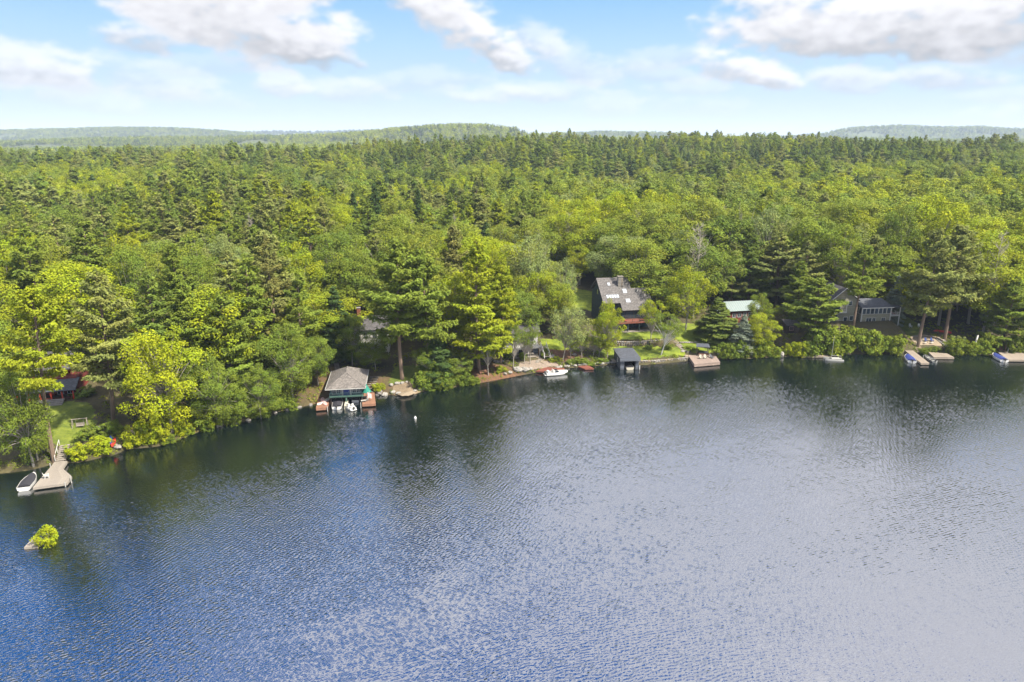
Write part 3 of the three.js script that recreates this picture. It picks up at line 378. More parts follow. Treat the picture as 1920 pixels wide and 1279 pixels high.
// ---------------------------------------------------------------- two-bay boathouse
{
  const h = thing('two_bay_boathouse', 'hip-roofed teal boathouse over two open boat slips', 'boathouse', -42.6, 0, -149.6, 0.14);
  const W = 7.4, D = 12.4;
  for (const u of [0.12, W - 0.12]) part(h, 'slip_wall', box(0.24, 2.6, D, u, 0.75, -D / 2), M.darkwood); part(h, 'slip_back_wall', box(W - 0.5, 2.6, 0.2, W / 2, 0.75, -D + 0.2), M.boathouse); part(h, 'slip_divider', box(0.3, 2.6, D - 1, W / 2, 0.75, -D / 2 - 0.4), M.darkwood);
  part(h, 'floor_beam', box(W + 0.5, 0.3, 0.4, W / 2, 2.15, 0.1), M.greenTrim); part(h, 'floor', box(W, 0.2, D - 0.3, W / 2, 2.14, -D / 2 - 0.18), M.darkwood);
  part(h, 'front_wall', box(W, 2.2, 0.18, W / 2, 3.4, -0.3), M.boathouse); for (const u of [0.09, W - 0.09]) part(h, 'side_wall', box(0.18, 2.2, D - 0.6, u, 3.4, -D / 2 - 0.1), M.boathouse); part(h, 'back_wall', box(W - 0.4, 2.2, 0.18, W / 2, 3.4, -D + 0.2), M.boathouse);
  for (const [u, w, hh, y] of [[0.95, 0.8, 1.3, 3.45], [2.0, 0.8, 1.3, 3.45], [5.6, 0.7, 1.2, 3.5], [6.5, 0.7, 1.2, 3.5]]) windowPart(h, u, y, -0.18, w, hh, M.greyLight, 0, 2, 2);
  const d = part(h, 'door', box(1.4, 1.95, 0.08, 3.8, 3.3, -0.18), M.navy); part(d, 'handle', box(0.05, 0.25, 0.07, 4.3, 3.3, -0.1), M.alum); for (const u of [2.85, 4.75]) part(h, 'shutter', box(0.42, 1.9, 0.07, u, 3.3, -0.18), M.greyLight);
  part(h, 'balcony', box(W + 0.3, 0.12, 0.9, W / 2, 2.37, 0.1), M.greenTrim); railing(h, [0, 2.43, 0.48], [W, 2.43, 0.48], 0.8, M.boathouse);
  const e = 4.35, o = 0.85, a = [-o, e, o], b = [W + o, e, o], c = [W + o, e, -D - o + 0.6], f = [-o, e, -D - o + 0.6], p = [3.5, 6.75, -4.2], q = [3.5, 6.75, -8.6];
  const tri = (x, y, z) => { const n = V(y).sub(V(x)), u = n.clone().normalize(), k = n.clone().cross(V(z).sub(V(x))).normalize(), w = k.clone().cross(u), uv = []; for (const v of [x, y, z]) uv.push(V(v).dot(u), V(v).dot(w)); return geo([...x, ...y, ...z], uv); };
  const rg = merge([tri(a, b, p), tri(b, c, q), tri(b, q, p), tri(c, f, q), tri(f, a, p), tri(f, p, q)]); rg.computeVertexNormals();
  const roof = part(h, 'roof', rg, M.shingle); part(roof, 'soffit', box(W + 2 * o, 0.14, D + 2 * o - 0.6, W / 2, e - 0.08, -D / 2 + 0.3), M.darkwood); part(roof, 'gutter', merge([box(W + 2 * o + 0.1, 0.16, 0.12, W / 2, e - 0.04, o + 0.06), box(0.12, 0.16, D + 2 * o - 0.6, -o - 0.06, e - 0.04, -D / 2 + 0.3), box(0.12, 0.16, D + 2 * o - 0.6, W + o + 0.06, e - 0.04, -D / 2 + 0.3)]), M.greyLight);
  part(roof, 'ridge_cap', merge([bar(p, q, 0.12, 5), bar(a, p, 0.08, 5), bar(b, p, 0.08, 5)]), M.shingle);
  part(h, 'finger_pier', merge([box(0.7, 0.16, 3.6, W / 2, 0.85, 0.9), box(0.16, 1.4, 0.16, W / 2 - 0.25, 0.2, 2.6), box(0.16, 1.4, 0.16, W / 2 + 0.25, 0.2, 2.6)]), M.cream); part(h, 'pier_post', box(0.3, 2.2, 0.3, W / 2, 1.0, 0.2), M.greenTrim);
}
dock('cedar_deck', 'orange cedar deck left of the two-bay boathouse', [[-45.0, -145.9], [-42.6, -146.5], [-43.4, -152.2], [-46.3, -152.4]], 0.85, -0.14, M.cedar, { depth: 0.5, width: 0.22, category: 'deck', posts: [[-42.5, -146.3, 0.3]] });
dock('cedar_deck', 'orange cedar deck right of the two-bay boathouse', [[-34.9, -148.4], [-31.9, -148.9], [-33.6, -156.2], [-36.4, -155.8]], 0.85, -0.14, M.cedar, { depth: 0.5, width: 0.22, category: 'deck', posts: [[-35.2, -148.1, 0.6]] });
for (const [i, x, z, a, l] of [[0, -44.8, -148.6, -0.35, 1.9], [1, -44.9, -151.2, 0.25, 2.6], [2, -43.8, -151.0, -0.3, 2.4], [3, -43.7, -148.8, 0.45, 2.6]]) { const t = thing('paddle_board', 'white paddle board on the left cedar deck, ' + ['nearest the water', 'farthest back', 'by the boathouse wall', 'pointing at the water'][i], 'paddle board', x, 0.92, z, a); const s = new THREE.Shape(); for (let k = 0; k <= 20; k++) { const u = k / 20 * Math.PI * 2, X = Math.cos(u) * 0.42 * (1 - 0.25 * Math.sin(u)), Y = Math.sin(u) * l / 2; k ? s.lineTo(X, Y) : s.moveTo(X, Y); } part(t, 'board', new THREE.ExtrudeGeometry(s, { depth: 0.12, bevelSize: 0.03, bevelThickness: 0.03, bevelSegments: 1 }).rotateX(-Math.PI / 2), i % 2 ? M.pink : M.white); part(t, 'pad', box(0.4, 0.02, 0.8, 0, 0.17, -0.2), M.greyLight); }
motorboat('white-sterned runabout with black cockpit in the left slip of the boathouse', -40.6, -147.2, 0.14, { L: 6.2, W: 2.4, cover: M.coverBlack });
motorboat('small white skiff angled out of the right slip of the boathouse', -36.6, -146.6, 0.7, { L: 4, W: 1.7, D: 0.55, open: true });
motorboat('dark covered boat deep inside the right slip of the boathouse', -37.2, -151.6, 0.14, { L: 4.6, W: 1.9, D: 0.6, cover: M.coverBlack, motor: false });
{ const t = thing('patio_umbrella', 'green half-closed umbrella at the right corner of the boathouse', 'umbrella', -34.4, 0.87, -151.6); part(t, 'pole', cyl(0.05, 0.05, 3.6), M.white); const g = new THREE.ConeGeometry(1.15, 1.9, 8, 1, true).translate(0, 2.9, 0); part(t, 'canopy', g, M.umbrella); part(t, 'base', cyl(0.35, 0.3, 0.12), M.black); }
{ const t = thing('deck_flag', 'pink and white striped flag on a short pole over the right cedar deck', 'flag', -34.0, 0.87, -150.4, 0.4); part(t, 'pole', bar([0, 0, 0], [0.5, 2.6, 0], 0.035), M.white); for (let k = 0; k < 5; k++) part(t, 'stripe', box(0.2, 1.3 - k * 0.05, 0.03, 0.1 + k * 0.205, 1.55 - k * 0.12, 0.02 * Math.sin(k), 0.2), k % 2 ? M.white : M.pink); }
lounger('front lounger on the right cedar deck', -34.6, 0.87, -150.1, -1.3, M.greyLight); lounger('rear lounger on the right cedar deck', -35.0, 0.87, -152.4, -1.3, M.greyLight);
{ const t = thing('timber_steps', 'pale timber steps climbing right of the two-bay boathouse', 'steps'); for (let k = 0; k < 8; k++) for (const s of [0, 1.3]) part(t, 'tread', box(1.05, 0.16, 0.5, -35.8 + s, groundAt(-35.2, -156.6 - k * 1.05) + 0.12, -156.6 - k * 1.05), M.stone); }
{ const t = thing('hillside_stairs', 'narrow timber stairs behind the ridge of the two-bay boathouse', 'stairs'); stairs(t, [-44, groundAt(-44, -164) + 0.1, -164], [-46.5, groundAt(-46.5, -171) + 0.3, -171], 1.2, 10, M.greyDeck); }
for (const [i, [x, z, w, h]] of [[-31.2, -156.5, 1.7, 1.3], [-30.1, -160.2, 1.2, 1], [-28.7, -160.9, 1.4, 0.9], [-27.5, -160.9, 1.1, 0.8], [-26.4, -161.3, 0.8, 0.6], [-29.3, -157.4, 1.6, 0.9], [-23.0, -159.4, 1.1, 0.9], [-22.2, -160.2, 1.3, 0.9], [-24.0, -158.4, 1, 0.7], [-33.0, -156.7, 1, 0.7], [-27.8, -156.9, 1.4, 0.7], [-21.4, -160.6, 0.9, 0.7]].entries()) rock('pale boulder ' + ['beside the left cedar path', 'at the back left of the sand', 'at the back of the sand, left of middle', 'at the back of the sand, right of middle', 'smallest at the back of the sand', 'at the front left of the sand', 'first at the right end of the sand', 'second at the right end of the sand', 'inside the right edge of the sand', 'nearest the right cedar deck', 'at the waterline left of the ledge rock', 'farthest right of the sand beach'][i], x, z, w, h, w * 0.85, M.granite, 'boulders round the sand beach');
rock('broad flat ledge rock sloping into the water before the sand beach', -25.6, -156.2, 4.2, 0.9, 2.2, M.stoneWarm); rock('rounded grey boulder at the back of the right cedar deck', -32.6, -157.3, 2.2, 1.5, 1.6, M.stoneGrey);

// ---------------------------------------------------------------- left dock, boat and yard
dock('plank_dock', 'weathered grey flared plank dock at the left shore', [[-85.2, -109], [-80.2, -110.7], [-80.9, -113.2], [-84.6, -116.4], [-85.6, -119.4], [-88, -119.9], [-87, -116.2]], 0.7, -0.33, M.greyDeck, { depth: 0.4, width: 0.24, posts: [[-80.3, -112, 0.7], [-80.5, -110.6, 0.2], [-87.6, -117.5, 0.5]] });
{ const t = thing('dock_stairs', 'plank stairs with a white handrail climbing from the left dock', 'stairs'); const top = groundAt(-89, -124.2) + 0.1; stairs(t, [-86.8, 0.75, -119.4], [-88.8, Math.max(1.9, top), -124.2], 1.7, 8, M.greyDeck); part(t, 'handrail', bar([-88, 1.6, -119.6], [-90, Math.max(1.9, top) + 0.95, -124.4], 0.06), M.white); for (const k of [0, 0.5, 1]) part(t, 'handrail_post', box(0.1, 1.1, 0.1, lerp(-88, -90, k), lerp(1.15, Math.max(1.9, top) + 0.45, k), lerp(-119.6, -124.4, k)), M.white); }
motorboat('white bowrider under a black cover moored at the left dock', -86.9, -109, 0.3, { L: 5.6, W: 2.3, cover: M.coverBlack, motor: false });
adirondack('white chair on the left plank dock', -85.0, 0.72, -112.6, 2.2, M.white);
{ const t = thing('swing_frame', 'pale wooden swing frame on the left lawn', 'swing', -89.4, groundAt(-89.4, -130.6), -130.6, 0.3); for (const s of [-1, 1]) part(t, 'frame_leg', merge([bar([s * 1.4, 0, 0.6], [s * 1.3, 2, 0], 0.07), bar([s * 1.4, 0, -0.6], [s * 1.3, 2, 0], 0.07)]), M.greyDeck); part(t, 'top_beam', bar([-1.5, 2, 0], [1.5, 2, 0], 0.08), M.greyDeck); part(t, 'bench', merge([box(1.5, 0.07, 0.5, 0, 0.5, 0), box(1.5, 0.5, 0.06, 0, 0.8, -0.25)]), M.greyDeck); for (const s of [-0.7, 0.7]) part(t, 'chain', bar([s, 0.5, 0], [s, 2, 0], 0.02), M.alum); }
rock('big flat grey boulder on the left lawn near the kayaks', -84.6, -130, 3.4, 1.7, 2.2, M.granite);
rock('low grey ledge at the waterline below the kayaks', -79.2, -125.4, 2.4, 0.8, 1.3, M.granite);
for (const [m, l, x, z, a] of [[M.kayakBlue, 'blue kayak pulled up on the left bank', -80.9, -127.6, 0.5], [M.kayakRed, 'red kayak pulled up on the left bank', -80.0, -127.0, 0.35]]) { const t = thing('kayak', l, 'kayak', x, Math.max(0.5, groundAt(x, z)) + 0.16, z + 1.4, a); const A = hullGeo(2.0, 0.75, 0.35, { deck: true, sheer: 0.15, bow: 0.95 }); part(t, 'hull', merge([A, A.clone().rotateY(Math.PI)]), m); part(t, 'cockpit', new THREE.TorusGeometry(0.28, 0.05, 6, 16).rotateX(Math.PI / 2).scale(1, 1, 1.6).translate(0, 0.4, 0), M.black); }
dock('floating_raft', 'small square pale raft beside the lone green bush in open water', [[-74.4, -90.9], [-72.6, -91.2], [-72.9, -93.4], [-74.7, -93.1]], 0.4, -0.15, M.greyDeck, { depth: 0.3, width: 0.22, category: 'raft' });
{ const t = part(scene, 'mooring_buoy', new THREE.LatheGeometry([[0, -0.5], [0.35, -0.35], [0.42, 0.05], [0.36, 0.35], [0.14, 0.5], [0.1, 0.7], [0, 0.72]].map(([x, y]) => new THREE.Vector2(x, y)), 14), M.hull); t.position.set(-21.7, 0.12, -141.9); t.scale.setScalar(0.72); tag(t, 'white round mooring buoy floating alone off the sand beach', 'buoy'); }
{ // red porch cabin
  const h = thing('red_porch_cabin', 'cabin with mossy grey roof and red porch half hidden by pines at left', 'cabin', -104.5, 4.6, -139.5, 0.25);
  part(h, 'wall', box(11, 4.6, 8, 2.5, 2.3, -6.5), M.barn); part(h, 'upper_wall', box(7, 2.6, 5, 2, 5.6, -7), M.barn);
  part(h, 'roof', merge([slab([-2.6, 6.2, -3.6], [7, 6.2, -3.6], [7, 9.2, -8.5], [-2.6, 9.2, -8.5], 0.25), slab([7, 9.2, -8.5], [7, 6.2, -12], [-2.6, 6.2, -12], [-2.6, 9.2, -8.5], 0.25)]), M.shingleDark);
  const pr = part(h, 'porch_roof', slab([-3.4, 2.75, 1], [8.6, 2.75, 1], [8.6, 4.5, -2.8], [-3.4, 4.5, -2.8], 0.2), M.shingleBlue); pr.material = M.shingleBlue; part(h, 'porch_floor', box(11.6, 0.3, 3.4, 2.6, 0.1, -0.8), M.greyDeck);
  for (let k = 0; k < 6; k++) part(h, 'porch_post', box(0.24, 2.5, 0.24, -2.8 + k * 2.15, 1.5, 0.6), M.kayakRed); railing(h, [-2.8, 0.26, 0.6], [8, 0.26, 0.6], 0.8, M.barn);
  for (const u of [-1.5, 0.6, 4.4, 6.4]) windowPart(h, u, 1.6, -2.44, 1.1, 1.3, M.white, 0, 2, 2); for (const u of [0, 2, 4]) windowPart(h, u, 5.4, -4.44, 1, 0.8, M.white, 0, 2); const d = part(h, 'door', box(1, 2.1, 0.08, 2.6, 1.3, -2.44), M.kayakRed); part(d, 'handle', box(0.06, 0.2, 0.08, 2.95, 1.3, -2.37), M.alum);
  { const s = thing('porch_steps', 'wide stone steps below the red porch', 'steps', -99.8, 0, -137.2, 0.25); for (let k = 0; k < 4; k++) part(s, 'step', box(5, 0.22, 0.6, 0, groundAt(-99.8, -137.2) + 0.05 + k * 0.2, -k * 0.55), M.stoneGrey); }
}

// ---------------------------------------------------------------- cottage behind the boathouse, grey cottage
{
  const h = thing('white_cottage', 'white cottage with grey roof and brick chimney glimpsed behind the boathouse trees', 'cottage', -38.5, 4.2, -178, 0.12);
  part(h, 'wall', box(10, 6.6, 7, 0, 3.2, -4), M.white); part(h, 'roof', merge([slab([-5.6, 6.4, 0.2], [5.6, 6.4, 0.2], [5.6, 9.4, -4], [-5.6, 9.4, -4], 0.22), slab([5.6, 9.4, -4], [5.6, 6.4, -8.2], [-5.6, 6.4, -8.2], [-5.6, 9.4, -4], 0.22)]), M.shingleDark);
  part(h, 'gable', prism([[-0.1, 0], [6.9, 0], [3.4, 2.7]], 0.16).rotateY(Math.PI / 2).translate(-4.9, 6.5, -0.5), M.white); part(h, 'gable', prism([[-0.1, 0], [6.9, 0], [3.4, 2.7]], 0.16).rotateY(Math.PI / 2).translate(5.0, 6.5, -0.5), M.white);
  const ch = part(h, 'chimney', box(0.9, 3.2, 0.9, -3, 10.2, -3.6), M.brick); part(ch, 'chimney_cap', box(1.1, 0.15, 1.1, -3, 11.85, -3.6), M.stoneGrey);
  for (const y of [1.6, 4.7]) for (const u of [-3.4, -1.2, 1.2, 3.4]) windowPart(h, u, y, -0.46, 1, 1.4, M.greyLight, 0, 2, 2);
  part(h, 'deck', box(10.4, 0.2, 2.6, 0, 3.0, 0.9), M.greyLight); railing(h, [-5, 3.1, 2.1], [5, 3.1, 2.1], 0.95, M.white); for (const u of [-4.8, 0, 4.8]) part(h, 'deck_post', box(0.2, 3.2, 0.2, u, 1.4, 2), M.white);
}
{
  const h = thing('grey_cottage', 'blue-grey cottage with a railed deck and white stairs under tall trees', 'cottage', 2.4, 2.2, -182.6, 0.28);
  part(h, 'wall', box(11, 6.2, 7, 0, 2.9, -5), M.grey); part(h, 'roof', merge([slab([-6.2, 5.9, -1], [6.2, 5.9, -1], [6.2, 8.6, -5], [-6.2, 8.6, -5], 0.22), slab([6.2, 8.6, -5], [6.2, 5.9, -9], [-6.2, 5.9, -9], [-6.2, 8.6, -5], 0.22)]), M.shingleDark);
  const pts = [[-3.5, 0], [3.5, 0], [0, 2.4]]; for (const u of [-5.4, 5.4]) part(h, 'gable', prism(pts, 0.12).rotateY(Math.PI / 2).translate(u, 6, -5), M.grey);
  part(h, 'deck', box(11.6, 0.22, 4, -0.4, 2.3, 0.4), M.greyLight); railing(h, [-6.1, 2.42, 2.3], [5.3, 2.42, 2.3], 1, M.greyLight); railing(h, [-6.1, 2.42, -1.3], [-6.1, 2.42, 2.3], 1, M.greyLight);
  part(h, 'lower_wall', box(10.6, 2.2, 0.14, -0.4, 1.1, 0.7), M.grey); part(h, 'bench', box(8, 0.14, 0.9, -0.8, 0.72, 2), M.greyDeck); part(h, 'lower_floor', box(10.4, 0.2, 2.4, -0.5, 0, 1.8), M.greyDeck); for (const u of [-5.8, -2, 1.6, 5]) part(h, 'deck_post', box(0.18, 2.4, 0.18, u, 1.1, 2.1), M.white);
  for (const u of [-3.8, -1.3, 1.4, 3.8]) windowPart(h, u, 4, -1.46, 1.3, 1.5, M.white, 0, 2); for (const u of [-3, 0, 2.6]) windowPart(h, u, 1.2, 0.8, 1.4, 1.1, M.black); const d = part(h, 'door', box(1.2, 2.1, 0.08, 4.8, 3.5, -1.46), M.white); part(d, 'handle', box(0.06, 0.2, 0.08, 5.2, 3.5, -1.4), M.black);
  stairs(h, [6.2, 0.1, 5], [6.2, 2.4, 1.6], 1.6, 8, M.greyDeck, M.white); for (const s of [5.4, 7]) { part(h, 'stair_rail', bar([s, 1.1, 5], [s, 3.4, 1.6], 0.07), M.white); for (const k of [0, 0.5, 1]) part(h, 'newel_post', box(0.14, 1.3, 0.14, s, lerp(0.6, 2.95, k), lerp(5, 1.6, k)), M.white); }
}
for (const [i, x, z, w, h, m] of [[0, 1.6, -172.9, 3, 1.7, M.granite], [1, 3.4, -173.4, 2.4, 1.6, M.granite], [2, -0.6, -171.2, 1.6, 1, M.granite], [3, -1.8, -170.4, 1.3, 0.8, M.stone], [4, 4.9, -174.2, 1.7, 1, M.granite], [5, -4.2, -176, 2, 1, M.stoneGrey], [6, -2.8, -176.6, 1.5, 0.9, M.stoneGrey], [7, 11, -181, 2.4, 1.8, M.stoneGrey], [8, 17.6, -183.5, 1.5, 1.1, M.stone]]) rock(['pale angular boulder at the water left of the red dock', 'tall pale boulder touching the red dock', 'small pale rock at the orange needle bank', 'lowest rock below the orange needle bank', 'pale rock beside the corner of the red dock', 'grey rock under the left end of the cottage deck', 'grey rock before the cottage deck', 'big grey rock right of the white stairs', 'flat tan rock on the bank above the small red float'][i], x, z, w, h, w * 0.8, m);
{ const r = rng(44); for (let x = 12; x < 29; x += 1.05) rock('small pale rock edging the bank left of the dark boathouse, ' + ordinal(Math.round((x - 12) / 1.05), 17), x + r() * 0.5, table(shore, x) - 0.25 - r() * 0.5, 0.9 + r() * 0.8, 0.6 + r() * 0.5, 0.8 + r() * 0.4, r() < 0.5 ? M.granite : M.stone, 'rocks edging the bank'); }
{ const t = thing('stone_steps', 'rough stone steps from the patio up to the white cottage stairs', 'steps'), r = rng(9); for (let k = 0; k < 16; k++) { const x = 7.6 + (r() - 0.5) * 2.6, z = -177.6 - k * 0.22 - r() * 0.4, s = part(t, 'step_stone', rockKinds[k % 6], k % 2 ? M.stoneWarm : M.stone); s.position.set(x, groundAt(x, z) + 0.08, z); s.scale.set(1.1, 0.36, 0.7); s.rotation.y = r() * 3; } }
dock('red_dock', 'brick-red dock with the white speedboat alongside', [[6.4, -173.2], [11.3, -171.9], [14.2, -175.4], [9.4, -176.4]], 0.6, 0.27, M.redDeck, { depth: 0.3, width: 0.22 });
motorboat('white speedboat with pale green hull moored along the red dock', 9.0, -171.2, -1.35, { L: 6, W: 2.2, D: 0.8, open: true, hull: M.hull });
dock('red_float', 'small brick-red float alone off the stony bank', [[18.1, -177.4], [19.8, -175.3], [22.2, -175.6], [21, -178.2]], 0.5, 0.1, M.redDeck, { depth: 0.3, width: 0.22, category: 'raft' });
{ const t = thing('picnic_bench', 'orange timber bench frame on the needle bank left of the cottage', 'bench', -7.4, groundAt(-7.4, -169), -169, 0.4); part(t, 'seat', box(2.2, 0.08, 0.45, 0, 0.5, 0), M.cedar); for (const s of [-0.9, 0.9]) part(t, 'leg', box(0.1, 0.5, 0.4, s, 0.25, 0), M.cedar); part(t, 'backrest', box(2.2, 0.4, 0.06, 0, 0.85, -0.22), M.cedar); }

// ---------------------------------------------------------------- red house with metal roof
{
  const h = thing('red_house', 'barn-red house with pale ribbed metal roof behind shoreline trees', 'house', 70.5, 4.2, -207.6, 0.2);
  part(h, 'wall', box(10, 4.6, 7, 3, 2.2, -4), M.barn);
  const roof = part(h, 'roof', merge([slab([-2.8, 4.4, 0.2], [9, 4.4, 0.2], [9, 6.6, -4], [-2.8, 6.6, -4], 0.16), slab([9, 6.6, -4], [9, 4.4, -8.2], [-2.8, 4.4, -8.2], [-2.8, 6.6, -4], 0.16)]), M.metalRoof);
  for (let k = 0; k < 16; k++) part(roof, 'seam_rib', bar([-2.6 + k * 0.76, 4.46, 0.18], [-2.6 + k * 0.76, 6.66, -4], 0.035, 4), M.white);
  for (const u of [-0.6, 1.2, 3, 4.8, 6.6]) windowPart(h, u, 2.9, -0.46, 1.1, 1.2, M.white, 0, 2); for (const u of [0, 3.4]) windowPart(h, u, 0.9, -0.46, 1.2, 1, M.white, 0, 2);
  part(h, 'porch', box(5, 3.2, 3, -4.4, 1.2, -2.4), M.barn); windowPart(h, -4.6, 1.5, -0.86, 1.4, 1.2, M.white, 0, 3); part(h, 'porch_roof', slab([-7.2, 2.9, -0.6], [-2.9, 2.9, -0.6], [-2.9, 4, -4.4], [-7.2, 4, -4.4], 0.14), M.metalRoof);
}
{ const t = thing('garden_shed', 'small wooden shed with white window between red house and shingled house', 'shed', 86, groundAt(86, -203), -203, 0.1); part(t, 'wall', box(4, 2.6, 3, 0, 1.3, 0), M.darkwood); part(t, 'roof', slab([-2.3, 2.5, 1.8], [2.3, 2.5, 1.8], [2.3, 3.6, -1.8], [-2.3, 3.6, -1.8], 0.14), M.shingleDark); windowPart(t, -0.6, 1.5, 1.54, 1.2, 1.1, M.pink, 0, 3); }
rock('upright pale granite block at the waterline', 77.6, -187.6, 1.7, 2.6, 1.2, M.granite, undefined, 0.6);
// ---------------------------------------------------------------- shingled house
{
  const h = thing('shingled_house', 'olive shingled house with white-trimmed gable, glazed wing and side porch', 'house', 98.4, 6.4, -203, 0.12);
  part(h, 'wall', prism([[-1.2, -1.5], [7.4, -1.5], [7.4, 6.9], [3, 10.2], [-1.2, 6.9]], 9, 0), M.sage);
  part(h, 'roof', merge([slab([-1.9, 6.4, 0.6], [3, 10.5, 0.6], [3, 10.5, -9.6], [-1.9, 6.4, -9.6], 0.22).scale(1, 1, 1), slab([3, 10.5, 0.6], [8.1, 6.4, 0.6], [8.1, 6.4, -9.6], [3, 10.5, -9.6], 0.22)]), M.shingleDark);
  for (const s of [[-1.95, 6.3], [8.15, 6.3]]) part(h, 'rake_board', bar([s[0], s[1], 0.66], [3, 10.42, 0.66], 0.13, 4), M.white);
  part(h, 'balcony', box(5, 0.2, 1.6, 0.9, 3.1, 0.85), M.white); railing(h, [-1.4, 3.2, 1.55], [3.3, 3.2, 1.55], 0.95, M.white); for (const u of [-1.2, 1.2, 3.2]) part(h, 'balcony_post', box(0.2, 3, 0.2, u, 4.6, 1.5), M.white); part(h, 'balcony_door', box(2.6, 2.1, 0.08, 0.6, 4.3, 0.06), M.glass);
  windowPart(h, 5.2, 5.6, 0.06, 1.1, 1.3); windowPart(h, 0.6, 1.4, 0.06, 1.9, 1.4, M.white, 0, 2); windowPart(h, 6.2, 0.9, 0.06, 1.1, 1.3); const d = part(h, 'door', box(1.1, 2.1, 0.08, 4.2, 0.2, 0.06), M.glass); part(d, 'door_frame', merge([box(0.12, 2.2, 0.14, 3.6, 0.2, 0.06), box(0.12, 2.2, 0.14, 4.8, 0.2, 0.06), box(1.3, 0.12, 0.14, 4.2, 1.3, 0.06)]), M.white);
  // glazed wing
  const wx = 8.6; part(h, 'wing_wall', box(9.6, 2.7, 6, wx + 4.8, -0.1, 1.2 - 3), M.sage); part(h, 'wing_upper_wall', box(9.6, 1.0, 6, wx + 4.8, 1.7, 1.2 - 3), M.sage);
  part(h, 'glazing_back', box(9.4, 2.0, 0.1, wx + 4.8, 3.2, 0.9), M.sage); for (let k = 0; k < 7; k++) windowPart(h, wx + 0.75 + k * 1.35, 3.2, 1.18, 1.1, 1.7); for (let k = 0; k < 3; k++) windowPart(h, wx - 0.02, 3.2, 0.5 - k * 1.6, 1.2, 1.7, M.white, -Math.PI / 2);
  for (const u of [wx + 0.05, wx + 9.55]) part(h, 'corner_board', box(0.26, 5.6, 0.26, u, 1.35, 1.22), M.white); part(h, 'fascia', box(10.4, 0.22, 0.14, wx + 4.8, 4.3, 1.8), M.white);
  part(h, 'wing_roof', merge([slab([wx - 0.6, 4.3, 1.75], [wx + 10.2, 4.3, 1.75], [wx + 8.4, 6.4, -2.6], [wx - 0.6, 6.4, -2.6], 0.2), slab([wx + 8.4, 6.4, -2.6], [wx + 10.2, 4.3, -5.4], [wx - 0.6, 4.3, -5.4], [wx - 0.6, 6.4, -2.6], 0.2)]), M.shingleBlue);
  for (const [u, w] of [[wx + 2.6, 1.7], [wx + 4.3, 1], [wx + 7.4, 1.2]]) windowPart(h, u, 0.05, 1.24, w, 2, M.white, 0, 2);
  // side porch
  part(h, 'porch_floor', box(3, 0.22, 4, wx + 11.2, 1.55, -0.6), M.white); part(h, 'porch_roof', box(3.4, 0.2, 4.6, wx + 11.3, 4.35, -0.6), M.shingleBlue); for (const z of [1.2, -2.4]) part(h, 'porch_post', box(0.2, 6, 0.2, wx + 12.6, 1.4, z), M.white); railing(h, [wx + 9.7, 1.66, 1.3], [wx + 12.6, 1.66, 1.3], 0.95, M.white); railing(h, [wx + 12.6, 1.66, 1.2], [wx + 12.6, 1.66, -2.4], 0.95, M.white); part(h, 'porch_back', box(3, 5.6, 0.16, wx + 11.1, 1.3, -2.7), M.sage);
}
lounger('red cushioned seat on the side porch of the shingled house', 118.0, 8.08, -205.2, 0.3, M.pink);
stoneWall('rock_bank', 'tumbled pale rock bank below the gable of the shingled house', [[100.5, 4.2, -200.6], [103, 3.6, -199.8], [105.5, 3.2, -199]], 1.7, [M.stoneWarm, M.stone, M.granite], 0.75);
// ---------------------------------------------------------------- patio, chairs, docks at the right
stoneWall('fire_pit_wall', 'curved pale stone wall round the waterside patio', Array.from({ length: 8 }, (_, k) => { const a = Math.PI * (0.95 - 0.92 * k / 7), x = 124.4 + Math.cos(a) * 4.6, z = -196 - Math.sin(a) * 3.6; return [x, groundAt(x, z) - 0.1, z]; }), 0.9, [M.stoneWarm, M.stone], 0.6);
sheet('patio_paving', [[120.6, -194.4], [128, -194.2], [128.6, -198], [124.5, -199.6], [120.4, -198]], M.stoneWarm, 0.08, 0.4, 0.2);
for (const [i, x] of [[0, 122.2], [1, 124.2], [2, 126]]) adirondack(['left', 'middle', 'right'][i] + ' blue chair on the waterside stone patio', x, groundAt(x, -196.4) + 0.1, -196.4, (i - 1) * 0.2, M.chairBlue, 'blue patio chairs');
for (const [i, x] of [[0, 123.2], [1, 125.2]]) { const t = thing('side_table', (i ? 'right' : 'left') + ' small white table before the blue patio chairs', 'table', x, groundAt(x, -195) + 0.1, -195); part(t, 'table_top', cyl(0.35, 0.35, 0.06, 0, 0.45), M.white); part(t, 'leg', cyl(0.06, 0.06, 0.45), M.white); }
for (const [i, x] of [[0, 125.2], [1, 128]]) adirondack((i ? 'right' : 'left') + ' white chair at the top of the grass behind the patio', x, groundAt(x, -207) + 0.02, -207, 0, M.white, 'white lawn chairs');
{ const t = thing('canoe', 'overturned red canoe lying under the patio pines', 'canoe', 133, groundAt(133, -203) + 0.5, -203, 1.1); const A = hullGeo(2.4, 0.9, 0.4, { sheer: 0.2, bow: 0.95 }); part(t, 'hull', merge([A, A.clone().rotateY(Math.PI)]).rotateZ(Math.PI), M.kayakRed); for (const s of [-1, 1]) part(t, 'rest', box(1, 0.3, 0.12, 0, -0.35, s * 1.2), M.darkwood); }
{ const t = thing('slab_steps', 'grey granite slab steps at the right end of the patio', 'steps'); for (let k = 0; k < 5; k++) part(t, 'step_slab', box(2.4, 0.25, 0.9, 129.6 - k * 0.12, groundAt(129.6, -194 - k * 0.9) + 0.1, -194 - k * 0.9), M.granite); }
{ const t = thing('patio_steps', 'stone steps from the narrow dock up to the patio', 'steps'); for (let k = 0; k < 6; k++) part(t, 'step_slab', box(1.8, 0.22, 0.6, 119.6 + k * 0.1, groundAt(119.8, -191 - k * 0.6) + 0.08, -191 - k * 0.6), M.stoneWarm); }
